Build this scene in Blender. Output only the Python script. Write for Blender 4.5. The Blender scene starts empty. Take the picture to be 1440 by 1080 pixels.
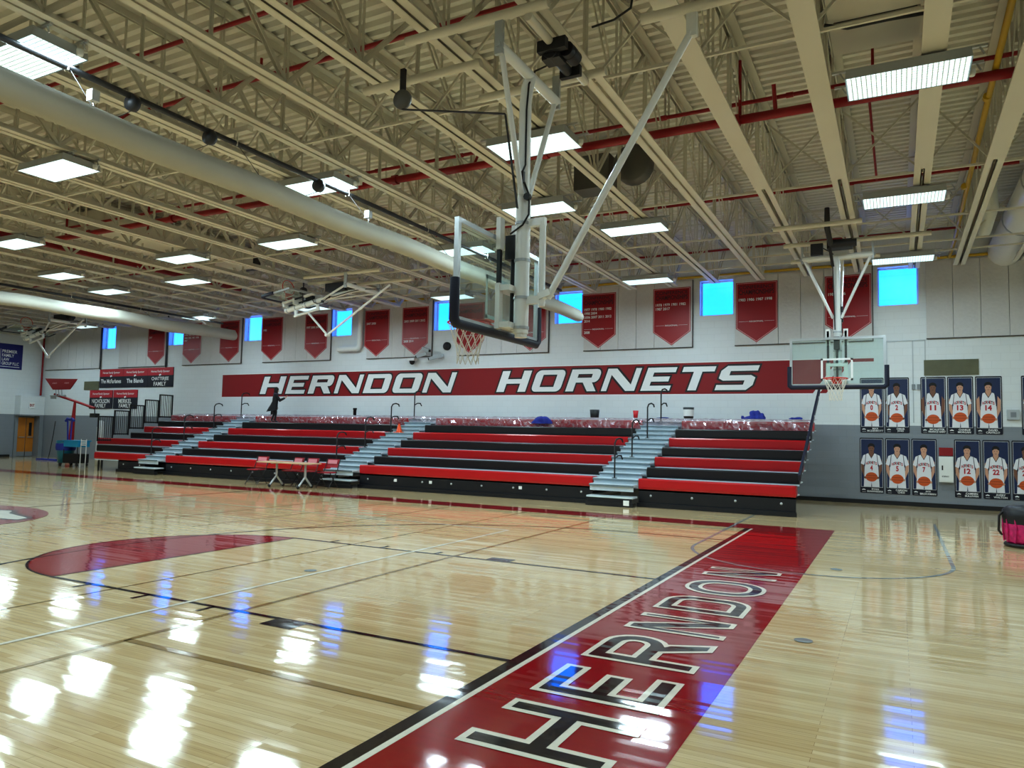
import bpy, math, random
from mathutils import Vector, Matrix
from mathutils.geometry import tessellate_polygon
random.seed(7)
PI = math.pi
sc = bpy.context.scene
COL = sc.collection
D = 15.5            # far wall (inner face)
XL, XR = -36.7, 11.0
YN = -15.5
ZB, ZD = 6.02, 7.40  # joist bottom chord, roof deck

# ------------------------------------------------------------------ materials
def lin(c):
    return tuple((v/12.92 if v <= .04045 else ((v+.055)/1.055)**2.4) for v in (x/255 for x in c))
def nodes(name):
    m = bpy.data.materials.new(name); m.use_nodes = True
    nt = m.node_tree
    return m, nt, nt.nodes['Principled BSDF'], nt.nodes['Material Output']
def N(nt, t, **kw):
    n = nt.nodes.new(t)
    for k, v in kw.items():
        if k in n.inputs: n.inputs[k].default_value = v
        else: setattr(n, k, v)
    return n
def mat(name, rgb, rough=.5, metal=0., var=.06, scale=6., bump=0., spec=.5, coat=0.):
    m, nt, p, out = nodes(name)
    c = lin(rgb)
    tc = N(nt, 'ShaderNodeTexCoord')
    nz = N(nt, 'ShaderNodeTexNoise', Scale=scale, Detail=3.)
    nt.links.new(tc.outputs['Object'], nz.inputs['Vector'])
    mx = N(nt, 'ShaderNodeMix', data_type='RGBA')
    mx.inputs[6].default_value = (*[v*(1-var) for v in c], 1)
    mx.inputs[7].default_value = (*[min(1, v*(1+var)) for v in c], 1)
    nt.links.new(nz.outputs['Fac'], mx.inputs[0])
    nt.links.new(mx.outputs[2], p.inputs['Base Color'])
    p.inputs['Roughness'].default_value = rough
    p.inputs['Metallic'].default_value = metal
    p.inputs['Specular IOR Level'].default_value = spec
    p.inputs['Coat Weight'].default_value = coat
    if bump:
        b = N(nt, 'ShaderNodeBump', Strength=bump, Distance=.02)
        nt.links.new(nz.outputs['Fac'], b.inputs['Height'])
        nt.links.new(b.outputs['Normal'], p.inputs['Normal'])
    return m
def emis(name, rgb, s):
    m, nt, p, out = nodes(name)
    p.inputs['Base Color'].default_value = (*lin(rgb), 1)
    p.inputs['Emission Color'].default_value = (*lin(rgb), 1)
    p.inputs['Emission Strength'].default_value = s
    return m
def glass(name, rgb, tint=.12, rough=.02, refl=.9):
    m, nt, p, out = nodes(name)
    tr = N(nt, 'ShaderNodeBsdfTransparent'); tr.inputs['Color'].default_value = (*rgb, 1)
    gl = N(nt, 'ShaderNodeBsdfGlossy', Roughness=rough)
    lw = N(nt, 'ShaderNodeLayerWeight', Blend=.5)
    pw = N(nt, 'ShaderNodeMath', operation='POWER'); pw.inputs[1].default_value = 4.
    ma = N(nt, 'ShaderNodeMath', operation='MULTIPLY_ADD'); ma.inputs[1].default_value = refl; ma.inputs[2].default_value = .05
    nt.links.new(lw.outputs['Facing'], pw.inputs[0]); nt.links.new(pw.outputs[0], ma.inputs[0])
    mx = N(nt, 'ShaderNodeMixShader')
    nt.links.new(ma.outputs[0], mx.inputs[0]); nt.links.new(tr.outputs[0], mx.inputs[1]); nt.links.new(gl.outputs[0], mx.inputs[2])
    df = N(nt, 'ShaderNodeBsdfDiffuse'); df.inputs['Color'].default_value = (*rgb, 1)
    m2 = N(nt, 'ShaderNodeMixShader'); m2.inputs[0].default_value = tint
    nt.links.new(mx.outputs[0], m2.inputs[1]); nt.links.new(df.outputs[0], m2.inputs[2])
    nt.links.new(m2.outputs[0], out.inputs['Surface'])
    return m

def floor_bump(nt, p, amount):
    """lacquered boards: every board leans a hair its own way, so reflections break up across the boards"""
    tc = N(nt, 'ShaderNodeTexCoord')
    sp = N(nt, 'ShaderNodeSeparateXYZ'); nt.links.new(tc.outputs['Object'], sp.inputs[0])
    def mth(op, a, b=None):
        n = N(nt, 'ShaderNodeMath', operation=op)
        for i, q in enumerate((a, b)):
            if q is None: continue
            if isinstance(q, (int, float)): n.inputs[i].default_value = q
            else: nt.links.new(q, n.inputs[i])
        return n.outputs[0]
    row = mth('FLOOR', mth('DIVIDE', sp.outputs['Y'], .057))
    wr = N(nt, 'ShaderNodeTexWhiteNoise', noise_dimensions='1D'); nt.links.new(row, wr.inputs['W'])
    col = mth('FLOOR', mth('ADD', mth('DIVIDE', sp.outputs['X'], 1.3), mth('MULTIPLY', wr.outputs['Value'], 7.)))
    cb = N(nt, 'ShaderNodeCombineXYZ'); nt.links.new(row, cb.inputs['X']); nt.links.new(col, cb.inputs['Y'])
    wn = N(nt, 'ShaderNodeTexWhiteNoise', noise_dimensions='2D'); nt.links.new(cb.outputs[0], wn.inputs['Vector'])
    mp = N(nt, 'ShaderNodeMapping'); mp.inputs['Scale'].default_value = (.5, 1.6, 1)
    nt.links.new(tc.outputs['Object'], mp.inputs['Vector'])
    nz = N(nt, 'ShaderNodeTexNoise', Scale=1.3, Detail=2.); nt.links.new(mp.outputs[0], nz.inputs['Vector'])
    ty = mth('ADD', mth('MULTIPLY', mth('SUBTRACT', wn.outputs['Value'], .5), amount), mth('MULTIPLY', mth('SUBTRACT', nz.outputs['Fac'], .5), amount*.4))
    tx = mth('MULTIPLY', mth('SUBTRACT', nz.outputs['Fac'], .5), amount*.5)
    nn = N(nt, 'ShaderNodeCombineXYZ'); nt.links.new(tx, nn.inputs['X']); nt.links.new(ty, nn.inputs['Y']); nn.inputs['Z'].default_value = 1
    vn = N(nt, 'ShaderNodeVectorMath', operation='NORMALIZE'); nt.links.new(nn.outputs[0], vn.inputs[0])
    nt.links.new(vn.outputs[0], p.inputs['Normal']); nt.links.new(vn.outputs[0], p.inputs['Coat Normal'])
    p.inputs['Coat Weight'].default_value = .28; p.inputs['Coat Roughness'].default_value = .05; p.inputs['Coat IOR'].default_value = 1.6
    return tc
FL_ROUGH, FL_BUMP = .085, .027
def floor_paint(name, rgb, mixw=.1):
    m, nt, p, out = nodes(name)
    tc = floor_bump(nt, p, FL_BUMP)
    mp = N(nt, 'ShaderNodeMapping'); mp.inputs['Scale'].default_value = (.8, 14., 1)
    nt.links.new(tc.outputs['Object'], mp.inputs['Vector'])
    nz = N(nt, 'ShaderNodeTexNoise', Scale=1.5, Detail=3.)
    nt.links.new(mp.outputs[0], nz.inputs['Vector'])
    c = lin(rgb)
    mx = N(nt, 'ShaderNodeMix', data_type='RGBA')
    mx.inputs[6].default_value = (*[v*(1-mixw) for v in c], 1); mx.inputs[7].default_value = (*[min(1, v*(1+mixw)) for v in c], 1)
    nt.links.new(nz.outputs['Fac'], mx.inputs[0]); nt.links.new(mx.outputs[2], p.inputs['Base Color'])
    p.inputs['Roughness'].default_value = FL_ROUGH
    p.inputs['Specular IOR Level'].default_value = .55
    return m
def wood_floor():
    m, nt, p, out = nodes('maple boards')
    tc = floor_bump(nt, p, FL_BUMP)
    br = N(nt, 'ShaderNodeTexBrick', Scale=1.0)
    br.inputs['Brick Width'].default_value = 1.3; br.inputs['Row Height'].default_value = .057
    br.inputs['Mortar Size'].default_value = .0012; br.inputs['Mortar Smooth'].default_value = .3
    br.offset = .37; br.offset_frequency = 2
    br.inputs['Color1'].default_value = (*lin((228, 206, 162)), 1)
    br.inputs['Color2'].default_value = (*lin((208, 181, 132)), 1)
    br.inputs['Mortar'].default_value = (*lin((150, 118, 76)), 1)
    nt.links.new(tc.outputs['Object'], br.inputs['Vector'])
    mp = N(nt, 'ShaderNodeMapping'); mp.inputs['Scale'].default_value = (1.2, 24., 1)
    nt.links.new(tc.outputs['Object'], mp.inputs['Vector'])
    nz = N(nt, 'ShaderNodeTexNoise', Scale=2., Detail=5.)
    nt.links.new(mp.outputs[0], nz.inputs['Vector'])
    rp = N(nt, 'ShaderNodeValToRGB')
    rp.color_ramp.elements[0].position = .3; rp.color_ramp.elements[0].color = (.80, .76, .70, 1)
    rp.color_ramp.elements[1].position = .65; rp.color_ramp.elements[1].color = (1, 1, 1, 1)
    nt.links.new(nz.outputs['Fac'], rp.inputs[0])
    mx = N(nt, 'ShaderNodeMix', data_type='RGBA', blend_type='MULTIPLY'); mx.inputs[0].default_value = .8
    nt.links.new(br.outputs['Color'], mx.inputs[6]); nt.links.new(rp.outputs[0], mx.inputs[7])
    nt.links.new(mx.outputs[2], p.inputs['Base Color'])
    p.inputs['Roughness'].default_value = FL_ROUGH
    p.inputs['Specular IOR Level'].default_value = .55
    return m
def block_wall():
    """painted block: white above, grey below a line at 2.12 m"""
    m, nt, p, out = nodes('painted block wall')
    g = N(nt, 'ShaderNodeNewGeometry')
    sx = N(nt, 'ShaderNodeSeparateXYZ'); nt.links.new(g.outputs['Position'], sx.inputs[0])
    gt = N(nt, 'ShaderNodeMath', operation='GREATER_THAN'); gt.inputs[1].default_value = 2.12
    nt.links.new(sx.outputs['Z'], gt.inputs[0])
    mx = N(nt, 'ShaderNodeMix', data_type='RGBA')
    mx.inputs[6].default_value = (*lin((132, 138, 146)), 1); mx.inputs[7].default_value = (*lin((218, 223, 226)), 1)
    nt.links.new(gt.outputs[0], mx.inputs[0])
    ad = N(nt, 'ShaderNodeMath', operation='ADD'); nt.links.new(sx.outputs['X'], ad.inputs[0]); nt.links.new(sx.outputs['Y'], ad.inputs[1])
    cb = N(nt, 'ShaderNodeCombineXYZ'); nt.links.new(ad.outputs[0], cb.inputs['X']); nt.links.new(sx.outputs['Z'], cb.inputs['Y'])
    br = N(nt, 'ShaderNodeTexBrick', Scale=1.0)
    br.inputs['Brick Width'].default_value = .4; br.inputs['Row Height'].default_value = .2; br.inputs['Mortar Size'].default_value = .006
    br.inputs['Mortar Smooth'].default_value = .4
    br.inputs['Color1'].default_value = (1, 1, 1, 1); br.inputs['Color2'].default_value = (.96, .96, .96, 1); br.inputs['Mortar'].default_value = (.86, .86, .86, 1)
    nt.links.new(cb.outputs[0], br.inputs['Vector'])
    mm = N(nt, 'ShaderNodeMix', data_type='RGBA', blend_type='MULTIPLY'); mm.inputs[0].default_value = .7
    nt.links.new(mx.outputs[2], mm.inputs[6]); nt.links.new(br.outputs['Color'], mm.inputs[7])
    nt.links.new(mm.outputs[2], p.inputs['Base Color'])
    b = N(nt, 'ShaderNodeBump', Strength=.3, Distance=.004, invert=True); nt.links.new(br.outputs['Fac'], b.inputs['Height'])
    nt.links.new(b.outputs[0], p.inputs['Normal'])
    p.inputs['Roughness'].default_value = .45
    return m
def lens_mat():
    m, nt, p, out = nodes('lit lens with wire guard')
    tc = N(nt, 'ShaderNodeTexCoord')
    br = N(nt, 'ShaderNodeTexBrick', Scale=1.0); br.offset = 0
    br.inputs['Brick Width'].default_value = .052; br.inputs['Row Height'].default_value = .062; br.inputs['Mortar Size'].default_value = .0065
    br.inputs['Color1'].default_value = (1, 1, 1, 1); br.inputs['Color2'].default_value = (.93, .97, 1, 1); br.inputs['Mortar'].default_value = (.0, .0, .0, 1)
    nt.links.new(tc.outputs['Object'], br.inputs['Vector'])
    mx = N(nt, 'ShaderNodeMix', data_type='RGBA')
    mx.inputs[6].default_value = (.66, .93, 1, 1); mx.inputs[7].default_value = (.06, .10, .11, 1)
    nt.links.new(br.outputs['Fac'], mx.inputs[0])
    p.inputs['Base Color'].default_value = (.8, .85, .85, 1)
    nt.links.new(mx.outputs[2], p.inputs['Emission Color'])
    p.inputs['Emission Strength'].default_value = LIGHT
    return m
LIGHT = 1.45
LAMP_W = 112.

MT = {}
def build_materials():
    M = MT
    M['wood'] = wood_floor()
    M['fl_red'] = floor_paint('red court paint', (150, 4, 18))
    M['fl_black'] = floor_paint('black court paint', (20, 20, 24))
    M['fl_white'] = floor_paint('cream court paint', (235, 228, 210))
    M['fl_tan'] = floor_paint('tan court paint', (150, 122, 74))
    M['fl_grey'] = floor_paint('faded grey court paint', (140, 150, 150))
    M['block'] = block_wall()
    M['deck'] = mat('cream roof deck', (224, 222, 213), .6, var=.03, scale=.6)
    M['steel'] = mat('cream painted steel', (212, 208, 194), .45, var=.04, scale=1.5)
    M['steel2'] = mat('cream painted web steel', (206, 203, 190), .5, var=.05, scale=1.5)
    M['white'] = mat('white enamel', (226, 228, 226), .35, var=.03)
    M['grey'] = mat('grey paint', (128, 134, 140), .5)
    M['ltgrey'] = mat('light grey metal', (176, 182, 186), .4, metal=.2)
    M['alum'] = mat('aluminium', (200, 204, 206), .3, metal=.8)
    M['dark'] = mat('dark steel', (52, 52, 54), .45, metal=.3)
    M['black'] = mat('black plastic', (18, 18, 21), .5)
    M['pad'] = mat('navy foam padding', (16, 24, 48), .55)
    M['redpipe'] = mat('red sprinkler paint', (146, 6, 18), .4)
    M['bench_red'] = mat('red moulded bench', (180, 7, 20), .35, var=.05, scale=2, coat=.1)
    M['bench_black'] = mat('black moulded bench', (15, 15, 18), .4, var=.1, scale=2)
    M['skirt'] = mat('dark bleacher skirt', (22, 24, 30), .35)
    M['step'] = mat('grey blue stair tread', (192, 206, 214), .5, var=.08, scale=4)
    M['riser'] = mat('darker stair edge', (96, 112, 120), .6)  # darker grey blue strip along the front edge of each step
    M['wallred'] = mat('wall red paint', (136, 2, 14), .6, var=.03, scale=1)
    M['ink'] = mat('black ink', (16, 16, 20), .5)
    M['print_white'] = mat('white print', (232, 234, 234), .5, var=.02)
    M['print_pink'] = mat('pale pink border print', (226, 170, 172), .5)
    M['print_dark'] = mat('dark maroon print', (52, 14, 26), .5)
    M['banner'] = mat('red banner vinyl', (152, 4, 18), .42, var=.06, scale=1.5)
    M['navy'] = mat('navy print', (20, 38, 78), .4, var=.35, scale=2)
    M['navy2'] = mat('dark navy print', (12, 15, 34), .4)
    M['sponsor_red'] = mat('sponsor red print', (178, 24, 42), .4)
    M['panel'] = mat('beige acoustic panel', (206, 205, 205), .9, var=.06, scale=14, bump=.25)
    M['seam'] = mat('dark panel seam', (84, 80, 78), .9)
    M['yellow'] = mat('yellow gas pipe paint', (196, 160, 30), .45)
    M['canvas'] = mat('white vinyl curtain', (176, 174, 162), .8, var=.08, scale=2, bump=.3)
    M['skin_a'] = mat('light skin print', (196, 148, 122), .6)
    M['skin_b'] = mat('brown skin print', (120, 80, 60), .6)
    M['hair'] = mat('dark hair', (22, 17, 16), .7)
    M['ball'] = mat('orange ball print', (196, 84, 30), .5, var=.15, scale=10)
    M['jersey'] = mat('white jersey print', (222, 222, 228), .6, var=.05)
    M['glass'] = glass('clear backboard glass', (.80, .93, .90), .06)
    M['pane'] = glass('window pane', (.86, .97, 1.), .02)
    M['rim'] = mat('orange red rim', (214, 44, 20), .4)
    M['net'] = mat('white net cord', (226, 222, 212), .8)
    M['lens'] = lens_mat()
    M['frame_win'] = mat('white window frame', (214, 224, 230), .4)
    M['door'] = mat('orange wood door', (186, 116, 36), .45, var=.15, scale=3)
    M['tabletop'] = mat('tan laminate', (206, 176, 140), .35)
    M['chair_red'] = mat('red chair vinyl', (158, 28, 42), .4)
    M['chair_pink'] = mat('pale printed chair back', (206, 132, 142), .5)
    M['blue'] = mat('blue cloth', (36, 52, 150), .7, var=.3, scale=12)
    M['cyan'] = mat('cyan plastic', (30, 150, 196), .4)
    M['teal'] = mat('teal plastic', (28, 110, 128), .4)
    M['cone'] = mat('orange cone', (236, 84, 30), .5)
    M['pink'] = mat('pink patterned fabric', (214, 30, 110), .5, var=.75, scale=16, bump=.3)
    M['coat'] = mat('black coat', (14, 14, 18), .75)
    M['fur'] = mat('grey scarf', (70, 66, 84), .9, var=.3, scale=30)
    M['cup'] = mat('red cup', (206, 40, 50), .4)
    M['vent'] = mat('olive grille', (98, 98, 74), .5, var=.3, scale=3)

# ------------------------------------------------------------------ mesh helpers
class MB:
    def __init__(s): s.v = []; s.f = []; s.m = []; s.sm = []
    def add(s, vs, fs, m=0, smooth=False):
        o = len(s.v); s.v += [tuple(v) for v in vs]
        for f in fs: s.f.append([i+o for i in f]); s.m.append(m); s.sm.append(smooth)
        return s
    def box(s, x0, x1, y0, y1, z0, z1, m=0):
        vs = [(x, y, z) for x in (x0, x1) for y in (y0, y1) for z in (z0, z1)]
        return s.add(vs, [(0,1,3,2),(4,6,7,5),(0,4,5,1),(2,3,7,6),(0,2,6,4),(1,5,7,3)], m)
    def bar(s, a, b, w, h, m=0, up=(0,0,1)):
        a, b = Vector(a), Vector(b); d = (b-a).normalized(); u = Vector(up)
        if abs(d.dot(u)) > .97: u = Vector((1,0,0)) if abs(d.x) < .9 else Vector((0,1,0))
        r = d.cross(u).normalized(); u = r.cross(d)
        vs = [p + r*(i*w/2) + u*(j*h/2) for p in (a, b) for i in (-1,1) for j in (-1,1)]
        return s.add(vs, [(0,1,3,2),(4,6,7,5),(0,4,5,1),(2,3,7,6),(0,2,6,4),(1,5,7,3)], m)
    def path(s, pts, r, n=8, m=0, closed=False, cap=True):
        P = [Vector(p) for p in pts]; k = len(P); rings = []
        prev = None
        for i, p in enumerate(P):
            if closed: d0 = (p-P[i-1]).normalized(); d1 = (P[(i+1) % k]-p).normalized()
            else:
                d0 = (p-P[i-1]).normalized() if i else (P[1]-p).normalized()
                d1 = (P[i+1]-p).normalized() if i < k-1 else d0
            t = (d0+d1); t = t.normalized() if t.length > 1e-6 else d0
            if prev is None:
                u = Vector((0,0,1)) if abs(t.z) < .9 else Vector((1,0,0))
                x = t.cross(u).normalized()
            else: x = (prev - t*prev.dot(t)).normalized()
            y = t.cross(x); prev = x
            rr = r[i] if isinstance(r, (list, tuple)) else r
            c = max(.5, math.sqrt(max(.05, (1+d0.dot(d1))/2)))
            rings.append([p + (x*math.cos(2*PI*j/n) + y*math.sin(2*PI*j/n))*rr/ (c if 0 < i < k-1 or closed else 1) for j in range(n)])
        vs = [v for rg in rings for v in rg]; fs = []
        for i in range(k if closed else k-1):
            a, b = i*n, ((i+1) % k)*n
            for j in range(n): fs.append((a+j, a+(j+1) % n, b+(j+1) % n, b+j))
        s.add(vs, fs, m, True)
        if cap and not closed:
            s.add(rings[0], [tuple(range(n))[::-1]], m); s.add(rings[-1], [tuple(range(n))], m)
        return s
    def lathe(s, prof, c=(0,0,0), n=16, m=0, axis='z'):
        vs = []; fs = []
        for r, z in prof:
            for j in range(n):
                a = 2*PI*j/n; p = (r*math.cos(a), r*math.sin(a), z)
                if axis == 'x': p = (z, p[0], p[1])
                if axis == 'y': p = (p[0], z, p[1])
                vs.append((p[0]+c[0], p[1]+c[1], p[2]+c[2]))
        for i in range(len(prof)-1):
            for j in range(n): fs.append((i*n+j, i*n+(j+1) % n, (i+1)*n+(j+1) % n, (i+1)*n+j))
        return s.add(vs, fs, m, True)
    def flat(s, loops, f, m=0):
        """filled 2D polygon(s) with holes; f maps (u,v) to 3D"""
        tri = tessellate_polygon([[Vector((u, v, 0)) for u, v in lp] for lp in loops])
        pts = [p for lp in loops for p in lp]
        fs = []
        for t in tri:
            a, b, c = (pts[i] for i in t)
            fs.append(t if (b[0]-a[0])*(c[1]-a[1])-(b[1]-a[1])*(c[0]-a[0]) > 0 else t[::-1])
        return s.add([f(u, v) for u, v in pts], fs, m)
    def mesh2(s, vf, f, m=0):
        return s.add([f(u, v) for u, v in vf[0]], vf[1], m)
    def build(s, name, mats, parent=None, o=(0,0,0)):
        me = bpy.data.meshes.new(name)
        me.from_pydata([(v[0]-o[0], v[1]-o[1], v[2]-o[2]) for v in s.v], [], s.f)
        for x in (mats if isinstance(mats, (list, tuple)) else [mats]): me.materials.append(MT[x] if isinstance(x, str) else x)
        me.polygons.foreach_set('material_index', s.m); me.polygons.foreach_set('use_smooth', s.sm); me.update()
        ob = bpy.data.objects.new(name, me); COL.objects.link(ob)
        if parent is not None: ob.parent = parent
        else: ob.location = o
        return ob
def tag(o, label=None, cat=None, group=None, kind=None):
    if label: o['label'] = label
    if cat: o['category'] = cat
    if group: o['group'] = group
    if kind: o['kind'] = kind
    return o
def thing(name, label, cat, loc=(0,0,0), rotz=0, group=None):
    o = bpy.data.objects.new(name, None); COL.objects.link(o); o.empty_display_size = .2
    o.location = loc; o.rotation_euler = (0, 0, rotz)
    return tag(o, label, cat, group)
def dup(root, loc=None, rot=None, label=None, group=None):
    r = root.copy(); COL.objects.link(r)
    if loc is not None: r.location = loc
    if rot is not None: r.rotation_euler = rot
    if label: r['label'] = label
    if group: r['group'] = group
    for ch in list(root.children):
        c = ch.copy(); COL.objects.link(c); c.parent = r
        for g in list(ch.children):
            d = g.copy(); COL.objects.link(d); d.parent = c
    return r
def struct(ob): ob['kind'] = 'structure'; return ob

def circ(cx, cy, rx, ry=None, n=20, a0=0, a1=2*PI):
    ry = rx if ry is None else ry
    full = abs(a1-a0-2*PI) < 1e-6
    return [(cx+rx*math.cos(a0+(a1-a0)*i/(n if full else n-1)), cy+ry*math.sin(a0+(a1-a0)*i/(n if full else n-1))) for i in range(n)]
def rect(x0, y0, x1, y1): return [(x0,y0),(x1,y0),(x1,y1),(x0,y1)]

# ------------------------------------------------------------------ lettering
TXT = {}
def text_mesh(t, bold=0.):
    k = (t, bold)
    if k not in TXT:
        cu = bpy.data.curves.new('t', 'FONT'); cu.body = t; cu.size = 1; cu.offset = bold; cu.resolution_u = 3
        ob = bpy.data.objects.new('t', cu); COL.objects.link(ob)
        dg = bpy.context.evaluated_depsgraph_get(); dg.update()
        me = bpy.data.meshes.new_from_object(ob.evaluated_get(dg))
        vs = [(v.co.x, v.co.y) for v in me.vertices]; fs = [tuple(p.vertices) for p in me.polygons]
        bpy.data.objects.remove(ob); bpy.data.curves.remove(cu); bpy.data.meshes.remove(me)
        if vs:
            x0 = min(v[0] for v in vs); x1 = max(v[0] for v in vs); y0 = min(v[1] for v in vs); y1 = max(v[1] for v in vs)
        else: x0 = y0 = 0; x1 = y1 = 1
        TXT[k] = ([((x-x0)/(x1-x0), (y-y0)/(y1-y0)) for x, y in vs], fs, (x1-x0)/(y1-y0))
    return TXT[k]
def put_text(mb, t, x0, y0, w, h, f, m, bold=.02, fit=False):
    """text inside the box x0..x0+w, centred unless fit stretches it"""
    vs, fs, ar = text_mesh(t, bold)
    if not fit:
        tw = min(w, h*ar); x0 += (w-tw)/2; w = tw
    mb.mesh2(([(x0+u*w, y0+v*h) for u, v in vs], fs), f, m)

def grow(loop, d):
    n = len(loop); out = []
    for i in range(n):
        p0, p, p1 = loop[i-1], loop[i], loop[(i+1) % n]
        a = (p[0]-p0[0], p[1]-p0[1]); b = (p1[0]-p[0], p1[1]-p[1])
        la = math.hypot(*a) or 1; lb = math.hypot(*b) or 1
        na = (a[1]/la, -a[0]/la); nb = (b[1]/lb, -b[0]/lb)
        k = 1 + na[0]*nb[0] + na[1]*nb[1]
        k = max(k, .35)
        out.append((p[0]+d*(na[0]+nb[0])/k, p[1]+d*(na[1]+nb[1])/k))
    return out
def rrect(x0, y0, x1, y1, r, cw=False, right_only=False, n=5):
    r = min(r, abs(x1-x0)/2, abs(y1-y0)/2); pts = []
    for cx, cy, a in ((x1-r, y0+r, -PI/2), (x1-r, y1-r, 0), (x0+r, y1-r, PI/2), (x0+r, y0+r, PI)):
        if right_only and a in (PI/2, PI): pts.append((x0, y1 if a == PI/2 else y0)); continue
        if r < 1e-6: pts.append((cx, cy)); continue
        pts += [(cx+r*math.cos(a+PI/2*i/n), cy+r*math.sin(a+PI/2*i/n)) for i in range(n+1)]
    return pts[::-1] if cw else pts
def glyph(c, w, h, s, t, rad):
    """block letter loops, CCW outside and CW holes; s upright width, t bar height"""
    hr = max(0, rad-min(s, t)); hr = hr if hr > .1 else 0
    if c == 'H': return [[(0,0),(s,0),(s,h/2-t/2),(w-s,h/2-t/2),(w-s,0),(w,0),(w,h),(w-s,h),(w-s,h/2+t/2),(s,h/2+t/2),(s,h),(0,h)]]
    if c == 'E': return [[(0,0),(w,0),(w,t),(s,t),(s,h/2-t/2),(w*.86,h/2-t/2),(w*.86,h/2+t/2),(s,h/2+t/2),(s,h-t),(w,h-t),(w,h),(0,h)]]
    if c == 'N': return [[(0,0),(s*.62,0),(s*.62,h*.72),(w-s,0),(w,0),(w,h),(w-s*.62,h),(w-s*.62,h*.28),(s,h),(0,h)]]
    if c == 'T': return [[(w/2-s/2,0),(w/2+s/2,0),(w/2+s/2,h-t),(w,h-t),(w,h),(0,h),(0,h-t),(w/2-s/2,h-t)]]
    if c == 'O': return [rrect(0,0,w,h,rad), rrect(s,t,w-s,h-t,hr, cw=True)]
    if c == 'D': return [rrect(0,0,w,h,rad,right_only=True), rrect(s,t,w-s,h-t,hr, cw=True, right_only=True)]
    if c == 'R':
        m_ = h*.40; r = min(rad, (h-m_)/2)
        top = [p for p in rrect(0, m_, w, h, r, right_only=True)]
        # outer: leg, right side of bowl
        bowl = [(w-r+r*math.cos(a), m_+r+r*math.sin(a)) for a in [(-PI/2+PI/2*i/5) for i in range(1,6)]] + [(w-r+r*math.cos(a), h-r+r*math.sin(a)) for a in [PI/2*i/5 for i in range(6)]]
        outer = [(0,0),(s,0),(s,m_),(w*.52-s*.1,m_),(w-s*1.02,0),(w+s*.08,0),(w*.80,m_)] + bowl + [(0,h)]
        hole = rrect(s, m_+t, w-s, h-t, hr if hr < r else max(0, r-min(s,t)), cw=True, right_only=True)
        return [outer, hole]
    if c == 'S':
        k = min(rad, h*.2)
        return [[(0,0),(w-k,0),(w,k),(w,h/2+t/2-k*.5),(w-k,h/2+t/2),(s,h/2+t/2),(s,h-t),(w,h-t),(w,h),(k,h),(0,h-k),(0,h/2-t/2+k*.5),(k,h/2-t/2),(w-s,h/2-t/2),(w-s,t),(0,t)]]
    return []
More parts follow.
